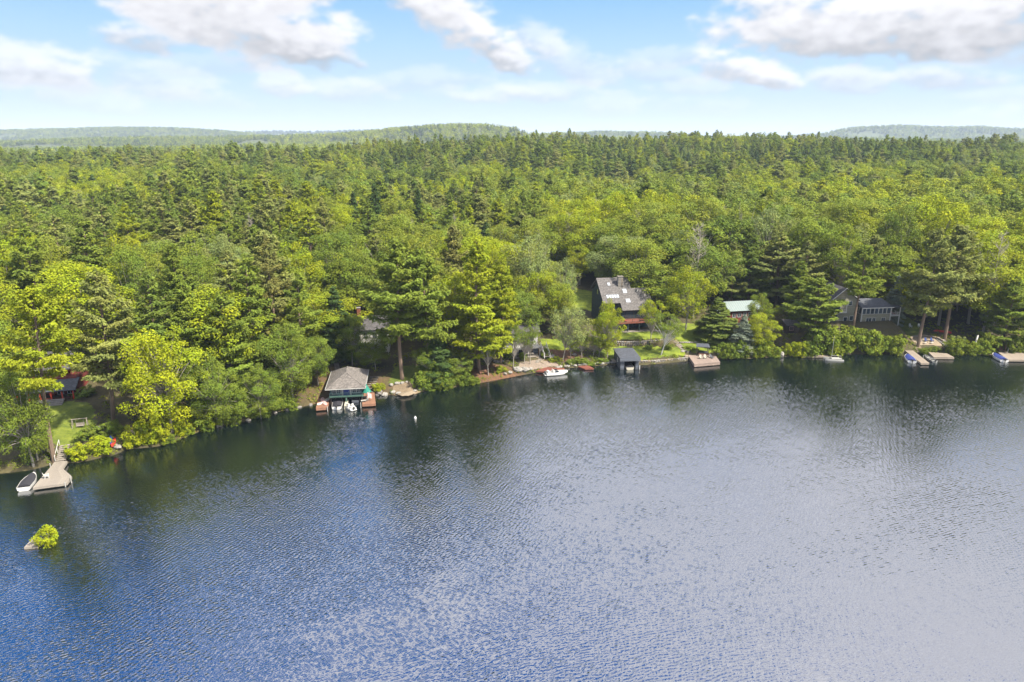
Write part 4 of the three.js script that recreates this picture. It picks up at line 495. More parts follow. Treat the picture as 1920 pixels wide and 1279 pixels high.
dock('narrow_dock', 'long narrow tan dock between the blue-covered boat and the rowboat', [[113.3, -179.6], [115.6, -179.6], [117.7, -191.4], [115.4, -191.6]], 0.7, 0.0, M.tanDeck, { depth: 0.45, width: 0.26, posts: [[116.4, -184, 0.9]] });
motorboat('white motorboat under a blue cover left of the narrow dock', 111.9, -181.4, -0.28, { L: 6, W: 2.5 });
{ const t = thing('rowboat', 'grey aluminium rowboat tied right of the narrow dock', 'rowboat', 118.6, 0, -181.9, -0.02), g = hullGeo(5.2, 1.7, 0.55, { transom: 0.85, bow: 0.7 }); part(t, 'hull', g, M.alum); part(t, 'gunwale', rimGeo(g.rows, 0.04), M.greyLight); part(t, 'floor', box(1.1, 0.05, 3.4, 0, 0.06, -2), M.greyDeck); for (const z of [-0.8, -2.2, -3.4]) part(t, 'thwart', box(1.4, 0.06, 0.3, 0, 0.42, z), M.greyLight); part(t, 'outboard_motor', merge([box(0.3, 0.4, 0.35, 0, 0.75, 0.2), box(0.12, 0.8, 0.16, 0, 0.2, 0.2)]), M.black); }
dock('swimming_raft', 'square tan swimming raft with notched corner right of the rowboat', [[119.9, -184.8], [125.6, -184.6], [125.8, -188.2], [121.2, -189.6]], 0.75, 0.05, M.tanDeck, { depth: 0.5, width: 0.26, category: 'raft' });
dock('far_dock', 'wide tan dock at the right edge of the photo', [[139.4, -182.4], [148.4, -182.2], [150.4, -189.6], [141.6, -190]], 0.7, 0.02, M.tanDeck, { depth: 0.4, width: 0.26, posts: [[147.6, -185, 0.8], [143.8, -189, 1.4]] });
motorboat('white motorboat under a blue cover at the far right dock', 138.3, -182.2, -0.12, { L: 6, W: 2.5 });
{ const t = thing('dock_stairs', 'short timber stairs behind the far right dock', 'stairs'); stairs(t, [142.8, 0.8, -190], [142.8, 2.4, -193], 1.5, 6, M.cedar); part(t, 'handrail', bar([143.7, 1.7, -190], [143.7, 3.3, -193], 0.06), M.cedar); part(t, 'rail_post', box(0.14, 2.4, 0.14, 143.7, 1.6, -190), M.cedar); }
dock('shore_dock', 'low pale dock along the shore below the shingled house', [[83.2, -186.3], [91.4, -186.1], [91.6, -187.6], [83.6, -187.8]], 0.5, 0.02, M.tanDeck, { depth: 0.3, width: 0.24 });
{ const t = thing('catamaran', 'white beached catamaran with a bare mast beside the low shore dock', 'sailboat', 91.8, 0, -184.4, 1.45); for (const s of [-1, 1]) { const g = hullGeo(5, 0.5, 0.45, { deck: true, bow: 0.5 }); part(t, 'hull', g.translate(s * 0.9, -0.1, 2), M.greyLight); } part(t, 'trampoline', box(1.7, 0.05, 2.4, 0, 0.55, 0), M.greyLight); for (const z of [-1.2, 1.2]) part(t, 'crossbeam', bar([-1, 0.55, z], [1, 0.55, z], 0.06), M.alum); part(t, 'mast', cyl(0.07, 0.05, 6.6, 0, 0.55, -1.1), M.alum); part(t, 'boom', bar([0, 1.3, -1.1], [0, 1.2, 1.6], 0.04), M.alum); }
{ const t = part(scene, numbered('birch_stump'), bar([134.6, 0.6, -190.2], [136.6, 5, -192.4], 0.24, 8), M.birch); tag(t, 'leaning white birch stump standing at the waterline in the right shrubs', 'stump'); }
{ const t = part(scene, 'leaning_birch_stem', merge([bar([-21.2, 0.6, -160.4], [-20.4, 6, -161.6], 0.16, 7), bar([-20.4, 6, -161.6], [-18.6, 10, -162.6], 0.1, 6)]), M.birch); tag(t, 'bare white birch stem leaning right beside the sand beach', 'birch'); }
for (const [x, z, h, i] of [[-6.2, -168.6, 11, 0], [0.4, -173.8, 12, 1], [3.4, -176.4, 11, 2], [4.9, -176.8, 11, 3], [-3.2, -178, 12, 4], [16.4, -181.6, 7, 5], [19.6, -182.6, 7, 6], [23, -183.4, 6, 7], [24.6, -183.6, 6, 8]]) { const t = thing('slender_tree', ['thin pale trunk on the orange needle bank', 'forked thin trunk before the left of the cottage deck', 'thin trunk before the middle of the cottage deck', 'right thin trunk of the pair before the cottage deck', 'thin dark trunk at the left corner of the cottage deck', 'thin trunk right of the silvery leaning tree', 'second thin trunk right of the silvery leaning tree', 'thin trunk on the bank near the dark boathouse', 'thin leaning trunk nearest the dark boathouse'][i], 'tree', x, groundAt(x, z) - 0.1, z, i); t.userData.small = [h, i]; slender.push(t); }
{ const r = rng(64), spots = []; for (let x = -66; x < -48; x += 2.2) spots.push(x); for (const [k, x] of spots.entries()) rock('small grey rock at the dark waterline left of the boathouse, ' + ordinal(k, spots.length), x + r(), table(shore, x) - 0.1, 0.7 + r() * 0.9, 0.5 + r() * 0.4, 0.8, M.stoneGrey, 'rocks on the dark shore'); }
// ---------------------------------------------------------------- trees
const V3 = (x, y, z) => new THREE.Vector3(x, y, z);
class Leaves {
  constructor(r) { this.p = []; this.c = []; this.r = r; }
  tri(a, b, c, k, g) { this.p.push(a.x, a.y, a.z, b.x, b.y, b.z, c.x, c.y, c.z); for (let i = 0; i < 3; i++) this.c.push(k * g, k, k * (2 - g)); }
  // a leaf spray: a folded diamond, long axis d, side s
  diamond(p, d, s, l, w, k, g) { const tip = p.clone().addScaledVector(d, l), q = p.clone().addScaledVector(d, l * 0.5), a = q.clone().addScaledVector(s, w), b = q.clone().addScaledVector(s, -w); this.tri(p, a, tip, k, g); this.tri(p, tip, b, k, g); }
  blade(p, d, s, l, w, k, g) { this.tri(p.clone().addScaledVector(s, w), p.clone().addScaledVector(s, -w), p.clone().addScaledVector(d, l), k, g); }
  geometry() { const g = geo(this.p, null, this.c); return g; }
}
function tubes(list, sides = 5) { // each: points, radii
  const pos = [];
  for (const [pts, rad] of list) {
    const n = pts.length < 3 && rad[0] < 0.1 ? 3 : sides, rings = pts.map((p, i) => {
      const d = pts[Math.min(i + 1, pts.length - 1)].clone().sub(pts[Math.max(0, i - 1)]).normalize(), u = Math.abs(d.y) > 0.9 ? V3(1, 0, 0) : V3(0, 1, 0), a = u.clone().cross(d).normalize(), b = d.clone().cross(a);
      return Array.from({ length: n }, (_, k) => p.clone().addScaledVector(a, Math.cos(k / n * 6.2832) * rad[i]).addScaledVector(b, Math.sin(k / n * 6.2832) * rad[i]));
    });
    for (let i = 0; i < rings.length - 1; i++) for (let k = 0; k < n; k++) { const a = rings[i][k], b = rings[i][(k + 1) % n], c = rings[i + 1][k], d = rings[i + 1][(k + 1) % n]; for (const v of [a, b, d, a, d, c]) pos.push(v.x, v.y, v.z); }
  }
  const g = geo(pos); g.computeVertexNormals(); return g;
}
const unit = (r) => { const y = r() * 2 - 1, a = r() * 6.2832, q = Math.sqrt(1 - y * y); return V3(q * Math.cos(a), y, q * Math.sin(a)); };
// white pine: whorls of long level boughs, each carrying a flat plume of needle tufts
function pine(seed, { q = 1, base = 0.24, gap = 1.5, sparse = 0.14, droop = 0, R = 6, H = 26, cone = 0.85, up = 0.75, top = 1, tuft = 0.52 } = {}) {
  const r = rng(seed), L = new Leaves(r), wood = [], size = tuft / Math.sqrt(q), wob = (y) => V3(Math.sin(y * 0.21 + seed) * 0.25, y, Math.cos(y * 0.17 + seed) * 0.25);
  const tp = [], tr = []; for (let i = 0; i <= 8; i++) { tp.push(wob(H * i / 8)); tr.push(0.36 * Math.pow(1 - i / 8.3, 0.8) + 0.02); } wood.push([tp, tr]);
  for (let y = base * H; y < H * 0.985; y += gap * (0.55 + 0.9 * r()) * (y > H * 0.75 ? 0.7 : 1)) {
    const t = Math.max(0, (y / H - base) / (1 - base)), prof = R * (t < 0.3 ? 0.82 + 0.6 * t : Math.pow((1 - t) / 0.7, cone)) + 0.25, nb = 5 + Math.floor(r() * 2.5), a0 = r() * 6.28;
    for (let b = 0; b < nb; b++) {
      if (r() < sparse) continue;
      const az = a0 + b / nb * 6.28 + (r() - 0.5) * 0.7, len = prof * (0.45 + 0.68 * r()), rise = lerp(0.02, up, Math.pow(t, 1.6)) - droop + (r() - 0.5) * 0.16, o = V3(Math.cos(az), 0, Math.sin(az)), side = V3(-o.z, 0, o.x), c0 = wob(Math.min(H * 0.98, y + (r() - 0.5) * gap * 0.9)), tone = 0.86 + r() * 0.3, warm = 0.95 + r() * 0.12;
      const at = (s) => c0.clone().addScaledVector(o, len * s * Math.cos(rise)).add(V3(0, len * (s * Math.sin(rise) + (droop ? -0.1 : 0.13) * s * s), 0));
      if (q > 0.4) wood.push([[at(0), at(0.5), at(0.92)], [0.07, 0.045, 0.02]]);
      const n = Math.max(2, len * 46 * q * (0.45 + 0.55 * len / R));
      for (let i = 0; i < n; i++) {
        const s = 0.1 + 0.92 * Math.sqrt(r()), w = len * 0.36 * Math.sin(Math.min(1, s) * 2.6) + 0.12, lat = (r() + r() - 1) * w, p = at(s).addScaledVector(side, lat); p.y += (r() + r() - 0.75) * (droop ? 0.3 : 0.5) - Math.abs(lat) * 0.1;
        const nrm = V3(o.x * 0.55, 0.85, o.z * 0.55).addScaledVector(unit(r), q < 0.5 ? 0.45 : 0.7).normalize(), d = o.clone().multiplyScalar(0.8).addScaledVector(side, lat / (w + 0.01) * 0.9).addScaledVector(unit(r), 0.6); d.y -= droop; d.addScaledVector(nrm, -d.dot(nrm)).normalize();
        const sd = d.clone().cross(nrm), k = tone * (0.85 + r() * 0.3), l = size * (0.7 + r() * 0.6);
        L.blade(p, d, sd, l, l * 0.28, k, warm); L.blade(p, d.clone().applyAxisAngle(V3(0, 1, 0), (r() - 0.5) * 1.6), sd.clone().applyAxisAngle(d, 0.5), l * 0.9, l * 0.26, k * 0.97, warm);
      }
    }
  }
  for (let i = 0; i < 40 * q * top; i++) { const y = H * (0.93 + 0.075 * r()), d = unit(r); d.y = Math.abs(d.y) + 0.5; d.normalize(); L.blade(wob(y), d, d.clone().cross(unit(r)).normalize(), size * 1.1, size * 0.22, 1, 1); }
  return { crown: L.geometry(), trunk: tubes(wood, 7) };
}
// broadleaf: limbs that end in leaf clumps of unequal size
function broadleaf(seed, { q = 1, low = 0.3, H = 24, R = 9, clumps = 60, leaf = 0.38, fill = 1.25, stems = 1, flat = 0.8 } = {}) {
  const r = rng(seed), L = new Leaves(r), wood = [], size = leaf / Math.sqrt(q), yc = H * (low + 1) / 2 - 0.3, ry = H * (1 - low) / 2;
  const trunks = []; for (let i = 0; i < stems; i++) { const a = r() * 6.28, sp = stems > 1 ? 1.6 : 0.4, top = V3(Math.cos(a) * sp, H * 0.7, Math.sin(a) * sp), foot = V3(Math.cos(a) * (stems > 1 ? 0.3 : 0), 0, Math.sin(a) * (stems > 1 ? 0.3 : 0)), pts = [0, 0.3, 0.6, 1].map((t) => foot.clone().lerp(top, t).add(V3(Math.sin(t * 5 + seed) * 0.2, 0, Math.cos(t * 4 + seed) * 0.2))); trunks.push(pts); wood.push([pts, [0.34, 0.27, 0.19, 0.07].map((v) => v / Math.sqrt(stems))]); }
  for (let c = 0; c < clumps; c++) {
    const d = unit(r); d.y = d.y * 0.95 + 0.12; const rad = c < clumps * 0.25 ? 0.25 + 0.4 * r() : 0.66 + 0.34 * r(), bulge = 1 + 0.22 * Math.sin(Math.atan2(d.z, d.x) * 3 + seed) + 0.12 * Math.sin(d.y * 6 + seed * 2);
    const shrink = d.y > 0 ? Math.sqrt(1 - d.y * d.y * 0.25) : 1 - 0.15 * d.y * d.y, C = V3(d.x * R * rad * bulge * shrink, yc + d.y * ry * rad * (1 + 0.1 * r()), d.z * R * rad * bulge * shrink), rc = R * (0.11 + 0.19 * r() * r() + 0.05 * r()), tone = 0.84 + r() * 0.34, warm = 0.9 + r() * 0.2;
    if (q > 0.4) { const T = trunks[c % stems], from = T[2].clone().lerp(T[1], r() * 0.9); wood.push([[from, from.clone().lerp(C, 0.55).add(V3(0, 0.4, 0)), C], [0.1, 0.06, 0.02]]); }
    const n = 150 * q * fill * (rc / 1.82) ** 2 * (0.4 / leaf) ** 1.5;
    for (let i = 0; i < n; i++) {
      const u = unit(r); if (u.y < -0.3 && r() < 0.6) u.y = -u.y; const rr = rc * (0.62 + 0.5 * Math.sqrt(r())), p = C.clone().add(V3(u.x * rr, u.y * rr * flat, u.z * rr));
      const nrm = u.clone().multiplyScalar(0.9).add(V3(0, 0.55, 0)).addScaledVector(unit(r), q < 0.5 ? 0.45 : 0.7).normalize(), dd = nrm.clone().cross(unit(r)).normalize(), s = dd.clone().cross(nrm), l = size * (0.65 + r() * 0.7), k = tone * (q < 0.5 ? 0.93 + r() * 0.14 : 0.86 + r() * 0.28);
      L.diamond(p, dd, s.addScaledVector(nrm, 0.25), l, l * 0.4, k, warm + (r() - 0.5) * 0.08);
    }
  }
  return { crown: L.geometry(), trunk: tubes(wood, 7) };
}
function snag(seed) {
  const r = rng(seed), list = [], H = 26, tp = []; for (let i = 0; i <= 6; i++) tp.push(V3(Math.sin(i) * 0.3, H * i / 6, Math.cos(i * 1.3) * 0.3)); list.push([tp, tp.map((_, i) => 0.3 * (1 - i / 6.4) + 0.03)]);
  for (let i = 0; i < 70; i++) { const y = H * (0.3 + 0.7 * r()), a = r() * 6.28, l = (1 - y / H) * 5 + 1.5 * r() + 0.8, o = V3(Math.cos(a), 0.5 + r() * 0.9, Math.sin(a)).normalize(), p = V3(0, y, 0), e = p.clone().addScaledVector(o, l); list.push([[p, e], [0.07, 0.02]]); for (let k = 0; k < 4; k++) { const b = p.clone().lerp(e, 0.4 + 0.6 * r()); list.push([[b, b.clone().add(unit(r).multiplyScalar(0.9).add(V3(0, 0.5, 0)))], [0.03, 0.012]]); } }
  return tubes(list, 6);
}
const leafMat = (r, g, b, t = 0.32) => new THREE.MeshPhysicalMaterial({ color: lin(r, g, b), vertexColors: true, roughness: 0.9, specularIntensity: 0.12, side: THREE.DoubleSide, transmission: t, thickness: 0 });
const tones = {
  P: [leafMat(0.19, 0.215, 0.055), leafMat(0.15, 0.2, 0.026), leafMat(0.125, 0.175, 0.028), leafMat(0.16, 0.2, 0.06), leafMat(0.215, 0.255, 0.014), leafMat(0.175, 0.18, 0.05)],
  S: [leafMat(0.07, 0.11, 0.026), leafMat(0.055, 0.095, 0.024), leafMat(0.08, 0.125, 0.026), leafMat(0.18, 0.22, 0.16), leafMat(0.11, 0.15, 0.025), leafMat(0.12, 0.12, 0.04)],
  B: [leafMat(0.225, 0.265, 0.01), leafMat(0.148, 0.19, 0.02), leafMat(0.118, 0.162, 0.02), leafMat(0.18, 0.215, 0.065), leafMat(0.2, 0.238, 0.012), leafMat(0.172, 0.205, 0.024)],
};
tones.G = tones.B; tones.K = tones.B; tones.P2 = tones.P; tones.P4 = tones.P;
const near = {
  P: [1, 2, 3, 4, 5, 6].map((k) => pine(100 + k, { base: 0.08 + 0.028 * k, gap: 1.2 + 0.08 * k, sparse: 0.06 + 0.02 * k, cone: 0.7 + 0.06 * k })),
  P2: [1, 2, 3].map((k) => pine(150 + k, { base: 0.26 + 0.03 * k, gap: 1.35, sparse: 0.1, cone: 0.75 })),
  P4: [1, 2].map((k) => pine(160 + k, { base: 0.47, gap: 1.2, sparse: 0.12, cone: 0.7, top: 1.5 })),
  S: [1, 2, 3].map((k) => pine(200 + k, { base: 0.06, gap: 0.62, sparse: 0.05, droop: 0.22, R: 4.6, H: 22, cone: 1.0, up: 0.5, tuft: 0.5 })),
  B: [1, 2, 3, 4, 5].map((k) => broadleaf(300 + k, { low: 0.16, clumps: 78 + 6 * k })),
  G: [1, 2].map((k) => broadleaf(350 + k, { low: 0.34, clumps: 90, fill: 0.8, leaf: 0.42, stems: 2 })),
  K: [1, 2].map((k) => broadleaf(360 + k, { low: 0.42, clumps: 56, fill: 1, leaf: 0.4, flat: 0.6 })),
  low: [1, 2, 3].map((k) => broadleaf(370 + k, { low: 0.02, clumps: 120, leaf: 0.38, fill: 1.3 })),
};
const bush = [1, 2, 3, 4].map((k) => broadleaf(400 + k, { low: -0.05, H: 3, R: 2, clumps: 60, leaf: 0.22, fill: 3.6 }).crown);
const bushStems = tubes([0, 1, 2, 3, 4].map((k) => [[V3(0, 0, 0), V3(Math.cos(k * 1.26) * 0.5, 1.2, Math.sin(k * 1.26) * 0.5), V3(Math.cos(k * 1.26) * 1.0, 2.2, Math.sin(k * 1.26) * 1.0)], [0.06, 0.04, 0.015]]), 4);
const size0 = { P: [26, 6], P2: [26, 6], P4: [26, 6], S: [22, 4.6], B: [24, 9], G: [24, 9], K: [24, 9], low: [24, 9] };
const trunkMat = { P: M.bark, P2: M.bark, P4: M.bark, S: M.bark, B: M.barkGrey, G: M.barkGrey, K: M.birch, low: M.barkGrey };
const kindName = { P: ['pine_tree', 'pine'], P2: ['pine_tree', 'pine'], P4: ['pine_tree', 'pine'], S: ['spruce_tree', 'spruce'], B: ['broadleaf_tree', 'tree'], G: ['broadleaf_tree', 'tree'], K: ['broadleaf_tree', 'tree'], low: ['broadleaf_tree', 'tree'] };
const planted = [];
function tree(kind, x, z, h, R, lean, tone, label, group, variant, turn) {
  const set = near[kind], v = set[variant % set.length], [H0, R0] = size0[kind], [name, category] = kindName[kind], y = groundAt(x, z) - 0.15;
  const t = thing(name, label, category, x, y, z, turn, group), hold = { castShadow: true };
  part(t, 'trunk', v.trunk, kind === 'K' && tone === 4 ? M.barkGrey : trunkMat[kind]); part(t, 'crown', v.crown, tones[kind === 'low' ? 'B' : kind][tone]);
  for (const c of t.children) { c.scale.set(R / R0, h / H0, R / R0); if (c.name === 'trunk') { const k = clamp(h / H0, 0.5, 1.3); c.scale.set((R / R0 + k) / 2, h / H0, (R / R0 + k) / 2); } }
  if (lean) { t.rotation.set(0, 0, -Math.atan2(lean, h)); t.rotation.y = 0; }
  planted.push([x, z, R]); return t;
}
const chosen = [
['P4',-88.4,-119.9,34.5,6.3,2.0,4,'leaning yellow-green pine with bare lower trunk beside the plank steps of the left dock'],
['B',-91.1,-117.8,19.9,5.4,0.0,2,'leafy tree overhanging the water at the left edge, behind the covered boat'],
['B',-91.2,-119.6,13.1,3.7,0.0,2,'low leafy tree at the waterline between covered boat and leaning pine'],
['P2',-84.4,-134.0,32.0,7.6,2.0,0,'tall grey-green pine standing between the red porch cabin and the bright maple'],
['B',-71.4,-132.0,22.9,9.0,0.0,0,'bright yellow-green maple hanging over the water right of the kayaks'],
['B',-63.9,-137.0,15.8,6.0,0.0,2,'mid-green shore tree just right of the bright maple'],
['P',-72.1,-146.0,26.6,6.5,0.0,1,'pine with a narrow pale top rising behind the bright maple'],
['P',-63.5,-146.0,26.3,7.1,0.0,1,'broad layered pine with flat plumes above the water, two trees left of the boathouse'],
['P',-61.9,-156.0,31.2,7.8,0.0,1,'tall soft-crowned pine behind the layered plume pine'],
['P',-59.2,-164.0,33.4,6.2,0.0,5,'brownish tinged pine with a sparse top above the boathouse woods'],
['P',-51.8,-162.0,26.2,7.2,0.0,1,'dense pine standing in the woods just left of the boathouse'],
['B',-56.4,-142.0,12.3,5.4,0.0,2,'small leafy shore tree with pale thin stems left of the boathouse'],
['B',-51.6,-150.0,18.5,6.5,0.0,2,'slender green tree over dark ground just left of the boathouse'],
['S',-46.2,-172.0,20.3,5.2,0.0,1,'slim spire-topped pine directly behind the boathouse roof'],
['B',-47.8,-158.0,12.4,4.9,0.0,2,'leafy tree arching beside the left eave of the boathouse'],
['B',-41.8,-170.0,13.4,4.9,0.0,2,'mid-green tree hiding the white cottage, behind the boathouse roof'],
['P2',-27.7,-162.5,35.1,9.7,0.0,1,'tall broad pine whose trunk stands beside the pale shoreline boulders'],
['P2',-21.6,-164.0,33.0,7.2,0.0,1,'second tall pine behind the pale shoreline boulders'],
['B',-35.5,-168.0,9.5,5.2,0.0,2,'low maple spreading over the steps right of the boathouse'],
['P',-8.9,-170.0,34.3,8.8,0.0,4,'great yellow-green pine with layered boughs left of the grey cottage'],
['P2',-2.8,-176.0,27.7,5.6,0.0,4,'yellow-green pine leaning over the grey cottage roof'],
['S',-19.2,-163.5,14.5,4.7,0.0,1,'dark young conifer at the waterline beside the leaning birch stem'],
['B',-14.6,-165.5,7.2,5.2,0.0,2,'dark green shore tree overhanging the water left of the orange needle bank'],
['B',-20.8,-162.5,10.3,3.7,0.0,2,'small shore tree around a leaning white birch stem'],
['P',-16.5,-190.0,32.8,7.1,0.0,5,'brown-tinged conifer rising behind the great yellow-green pine'],
['B',2.3,-190.0,14.9,7.3,0.0,2,'round green tree shading the grey cottage deck'],
['G',14.3,-180.0,15.6,5.7,3.0,3,'silvery tree on a thick leaning trunk beside the small red float'],
['B',26.8,-183.0,16.3,4.2,0.0,4,'yellow-green tree with ivy-dark trunk beside the dark boathouse'],
['G',4.9,-208.0,27.3,8.2,0.0,3,'half-bare silvery tree behind the grey cottage'],
['G',15.1,-204.0,20.5,5.2,0.0,3,'pale thin-leaved tree left of the dark gabled house'],
['K',40.6,-191.2,14.5,4.2,0.0,4,'umbrella-shaped small tree standing at the retaining wall'],
['K',42.4,-184.8,12.0,4.9,2.5,2,'white-barked leaning birch beside the stone path'],
['B',52.8,-200.0,19.8,7.1,0.0,4,'sunny yellow-green twin-stem tree on the upper lawn'],
['P4',49.5,-232.0,23.7,7.8,0.0,1,'pine with a long bare trunk right of the dark gabled house'],
['D',58.0,-212.0,29.4,5.0,0.0,0,'bare-topped pale dying tree behind the upper lawn'],
['S',60.5,-195.0,12.8,6.4,0.0,4,'broad dark spruce at the right end of the lawn'],
['S',66.2,-188.5,11.2,3.9,0.0,3,'young pale-tipped spruce on the shore left of the granite block'],
['B',71.1,-190.0,11.4,5.8,2.0,4,'crooked alder leaning beside the pale spruce'],
['B',74.4,-199.0,12.5,4.5,0.0,1,'slim green tree standing before the right end of the metal roof'],
['P',89.3,-226.0,25.5,10.7,0.0,0,'tall pine behind the red house with the metal roof'],
['P',93.5,-215.0,22.1,7.7,0.0,0,'pine in the cluster between the red house and the shingled house'],
['P',109.4,-224.0,29.1,8.4,0.0,4,'layered pine rising behind the gable of the shingled house'],
['P',120.1,-226.0,24.5,7.2,0.0,0,'grey-green pine behind the glazed wing of the shingled house'],
['P2',88.2,-192.5,20.9,8.2,0.0,1,'wide pine standing before the left side of the shingled house'],
['P4',102.1,-196.5,26.5,6.6,0.0,1,'bare-trunked pine spreading over the roof of the shingled house'],
['S',119.9,-208.0,15.8,3.7,0.0,3,'blue-grey spruce at the right corner of the shingled house'],
['P2',120.3,-193.0,34.6,8.4,0.0,0,'tall pine with straight bare trunk beside the stone patio'],
['P2',130.3,-198.0,33.9,9.4,0.0,0,'tallest layered pine behind the stone patio'],
['D',143.6,-200.0,31.0,4.0,0.0,0,'bare grey snag at the right edge above the far dock'],
['P',145.8,-194.0,20.6,7.0,0.0,1,'dark pine overhanging the far right dock'],
['B',148.2,-240.0,34.7,14.1,0.0,0,'round yellow-green crown above the patio pines'],
['B',84.3,-250.0,34.0,16.1,0.0,2,'great dark round crown behind the dying tree'],
['G',89.9,-238.0,31.3,9.3,0.0,3,'silvery poplar crown left of the pine behind the red house'],
['B',131.7,-232.0,30.4,8.2,0.0,2,'green broad crown between the pines of the shingled house'],
['B',-85.0,-178.0,24.4,8.5,0.0,2,'round dark green crown above the bright maple'],
['B',-100.4,-176.0,26.2,7.7,0.0,2,'round green crown behind the tall grey-green pine'],
['P',-119.1,-190.0,31.9,9.7,0.0,1,'old pine with flat boughs in the woods above the red porch cabin'],
['P',-122.7,-172.0,33.1,8.8,0.0,1,'old pine with drooping boughs at the left edge of the woods'],
['S',-59.5,-300.0,32.6,6.4,0.0,1,'dark spruce standing above the woods behind the tall broad pine'],
['S',-66.2,-290.0,29.6,5.6,0.0,1,'dark spruce beside its taller neighbour behind the tall broad pine'],
['S',-40.1,-300.0,31.7,5.2,0.0,1,'dark spruce tip above the bright crowns left of centre']
];
chosen.forEach(([kind, x, z, h, R, lean, tone, label], i) => {
  if (kind === 'D') { const t = thing('dead_tree', label, 'dead tree', x, groundAt(x, z) - 0.1, z, i); part(t, 'trunk', snag(500 + i), M.deadwood).scale.set(R / 4, h / 26, R / 4); return; }
  const skirt = kind === 'B' && inland(x, z) < 6.5 && h > 6;
  tree(skirt ? 'low' : kind, x, z, h, R * (kind[0] === 'P' ? 1.0 : 0.95), lean, tone, label, undefined, i, i * 1.7);
});
for (const t of slender) { const [h, i] = t.userData.small, v = near.K[i % 2]; delete t.userData.small; part(t, 'trunk', v.trunk, M.barkGrey).scale.set(0.42, h / 24, 0.42); part(t, 'crown', v.crown, tones.B[i < 5 ? 2 : 1]).scale.set(0.28, h / 24, 0.28); }
// shrubs along the water and in the yards: x, z, height, half width, tone, label
const shrubs = [
  [-84.6, -121.6, 3.2, 2.3, 0, 'dense leafy shrub at the waterline right of the left dock steps'], [-81.6, -123.4, 3.4, 2.6, 0, 'rounded yellow-green shrub between the dock steps and the kayaks'], [-85.6, -127.5, 2.6, 2.6, 2, 'dark shrub behind the wooden swing frame'], [-82.6, -129.4, 3, 2.6, 2, 'flowering dark shrub behind the grey yard boulder'], [-95.5, -142.5, 2.4, 2.5, 2, 'low shrub before the red porch'],
  [-71.5, -92.3, 3.3, 1.75, 0, 'bright green bush growing beside the floating raft in open water'],
];
for (const [x0, x1, n, hh, tone, label] of [[-78, -66, 8, 4.2, 0, 'overhanging shrub at the waterline under the bright maple'], [-66, -50, 11, 4.2, 2, 'overhanging leafy shrub on the dark shore left of the boathouse'], [-23, -9, 10, 4.2, 2, 'leafy shrub overhanging the water below the great yellow-green pine'], [15, 27, 6, 1.8, 2, 'low shrub on the stony bank left of the dark boathouse'], [59.5, 66, 5, 4.5, 2, 'rounded waterside shrub right of the canopy deck'], [67, 76, 6, 4, 1, 'waterside shrub left of the granite block'], [79, 88, 5, 4, 4, 'yellow-green waterside shrub behind the catamaran float'], [87, 113, 10, 7, 1, 'tall leafy shrub at the waterline below the shingled house'], [119, 125, 3, 1.6, 2, 'low shrub beside the swimming raft'], [127, 140, 7, 5, 1, 'leafy waterside shrub right of the stone patio'], [145, 160, 6, 6, 2, 'dark waterside shrub by the far right dock']]) {
  const r = rng(Math.round(x0 * 31 + 7));
  for (let i = 0; i < n; i++) { const x = lerp(x0, x1, (i + 0.5) / n) + (r() - 0.5) * 1.2, z = table(shore, x) + 0.5 - r() * 2.4, k = 0.45 + r() * 0.8; shrubs.push([x, z, hh * k, Math.max(1.6, hh * 0.52 * k), r() < 0.3 ? 2 : tone, label, label.replace(/^\S+ /, 'group of ')]); }
}
for (const [x, z, h, R, tone, label] of [[39.5, -189.4, 1.5, 1.3, 2, 'round clipped shrub below the retaining wall'], [45, -189.2, 2.2, 1.6, 2, 'dark shrub at the end of the retaining wall beside the birch'], [51.5, -188.8, 1.2, 2.2, 2, 'flat dark juniper beside the stone steps'], [58.5, -190.6, 1.2, 2.2, 2, 'flat juniper mound right of the canopy'], [46, -201.5, 2.6, 2.2, 5, 'reddish leafed shrub at the right corner of the dark gabled house'], [49, -199, 2, 2, 2, 'green shrub on the lawn beside the house path'], [9.5, -181.4, 2.6, 1.7, 2, 'dark shrub right of the white cottage stairs'], [-1, -179.4, 2.8, 1.8, 2, 'shrub in front of the grey cottage deck'], [3, -179.6, 2, 1.4, 2, 'small round shrub under the grey cottage deck'], [12, -180, 1.6, 1.8, 4, 'yellow-green low shrub on the cottage bank'], [-3, -171.5, 1.6, 1.6, 4, 'yellow-green fern clump beside the cottage boulders'], [-33, -158.4, 1.8, 1.8, 4, 'leafy low shrub right of the cedar deck'], [62.5, -189.5, 1.8, 1.0, 5, 'reddish brown small shrub before the broad dark spruce'], [131.5, -193.5, 3.6, 2.2, 3, 'pale flowering shrub beside the straight bare pine trunk']]) shrubs.push([x, z, h, R, tone, label]);
{ const same = new Map(); for (const s of shrubs) if (s[6]) same.set(s[5], (same.get(s[5]) ?? 0) + 1); const seen = new Map(); for (const s of shrubs) if (s[6]) { const k = seen.get(s[5]) ?? 0; seen.set(s[5], k + 1); s[7] = s[5] + ', ' + ordinal(k, same.get(s[5])); } }
shrubs.forEach(([x, z, h, R, tone, label0, group, label = label0], i) => {
  const y = x < -71 && z > -95 ? -0.2 : groundAt(x, z) - 0.2, t = thing('shrub', label, 'shrub', x, y, z, i * 2.1, group), c = part(t, 'foliage', bush[i % bush.length], tones.B[tone]); c.scale.set(R / 2, h / 3, R / 2);
  const st = part(t, 'stems', bushStems, M.barkGrey); st.scale.set(R / 2, h / 3, R / 2);
});

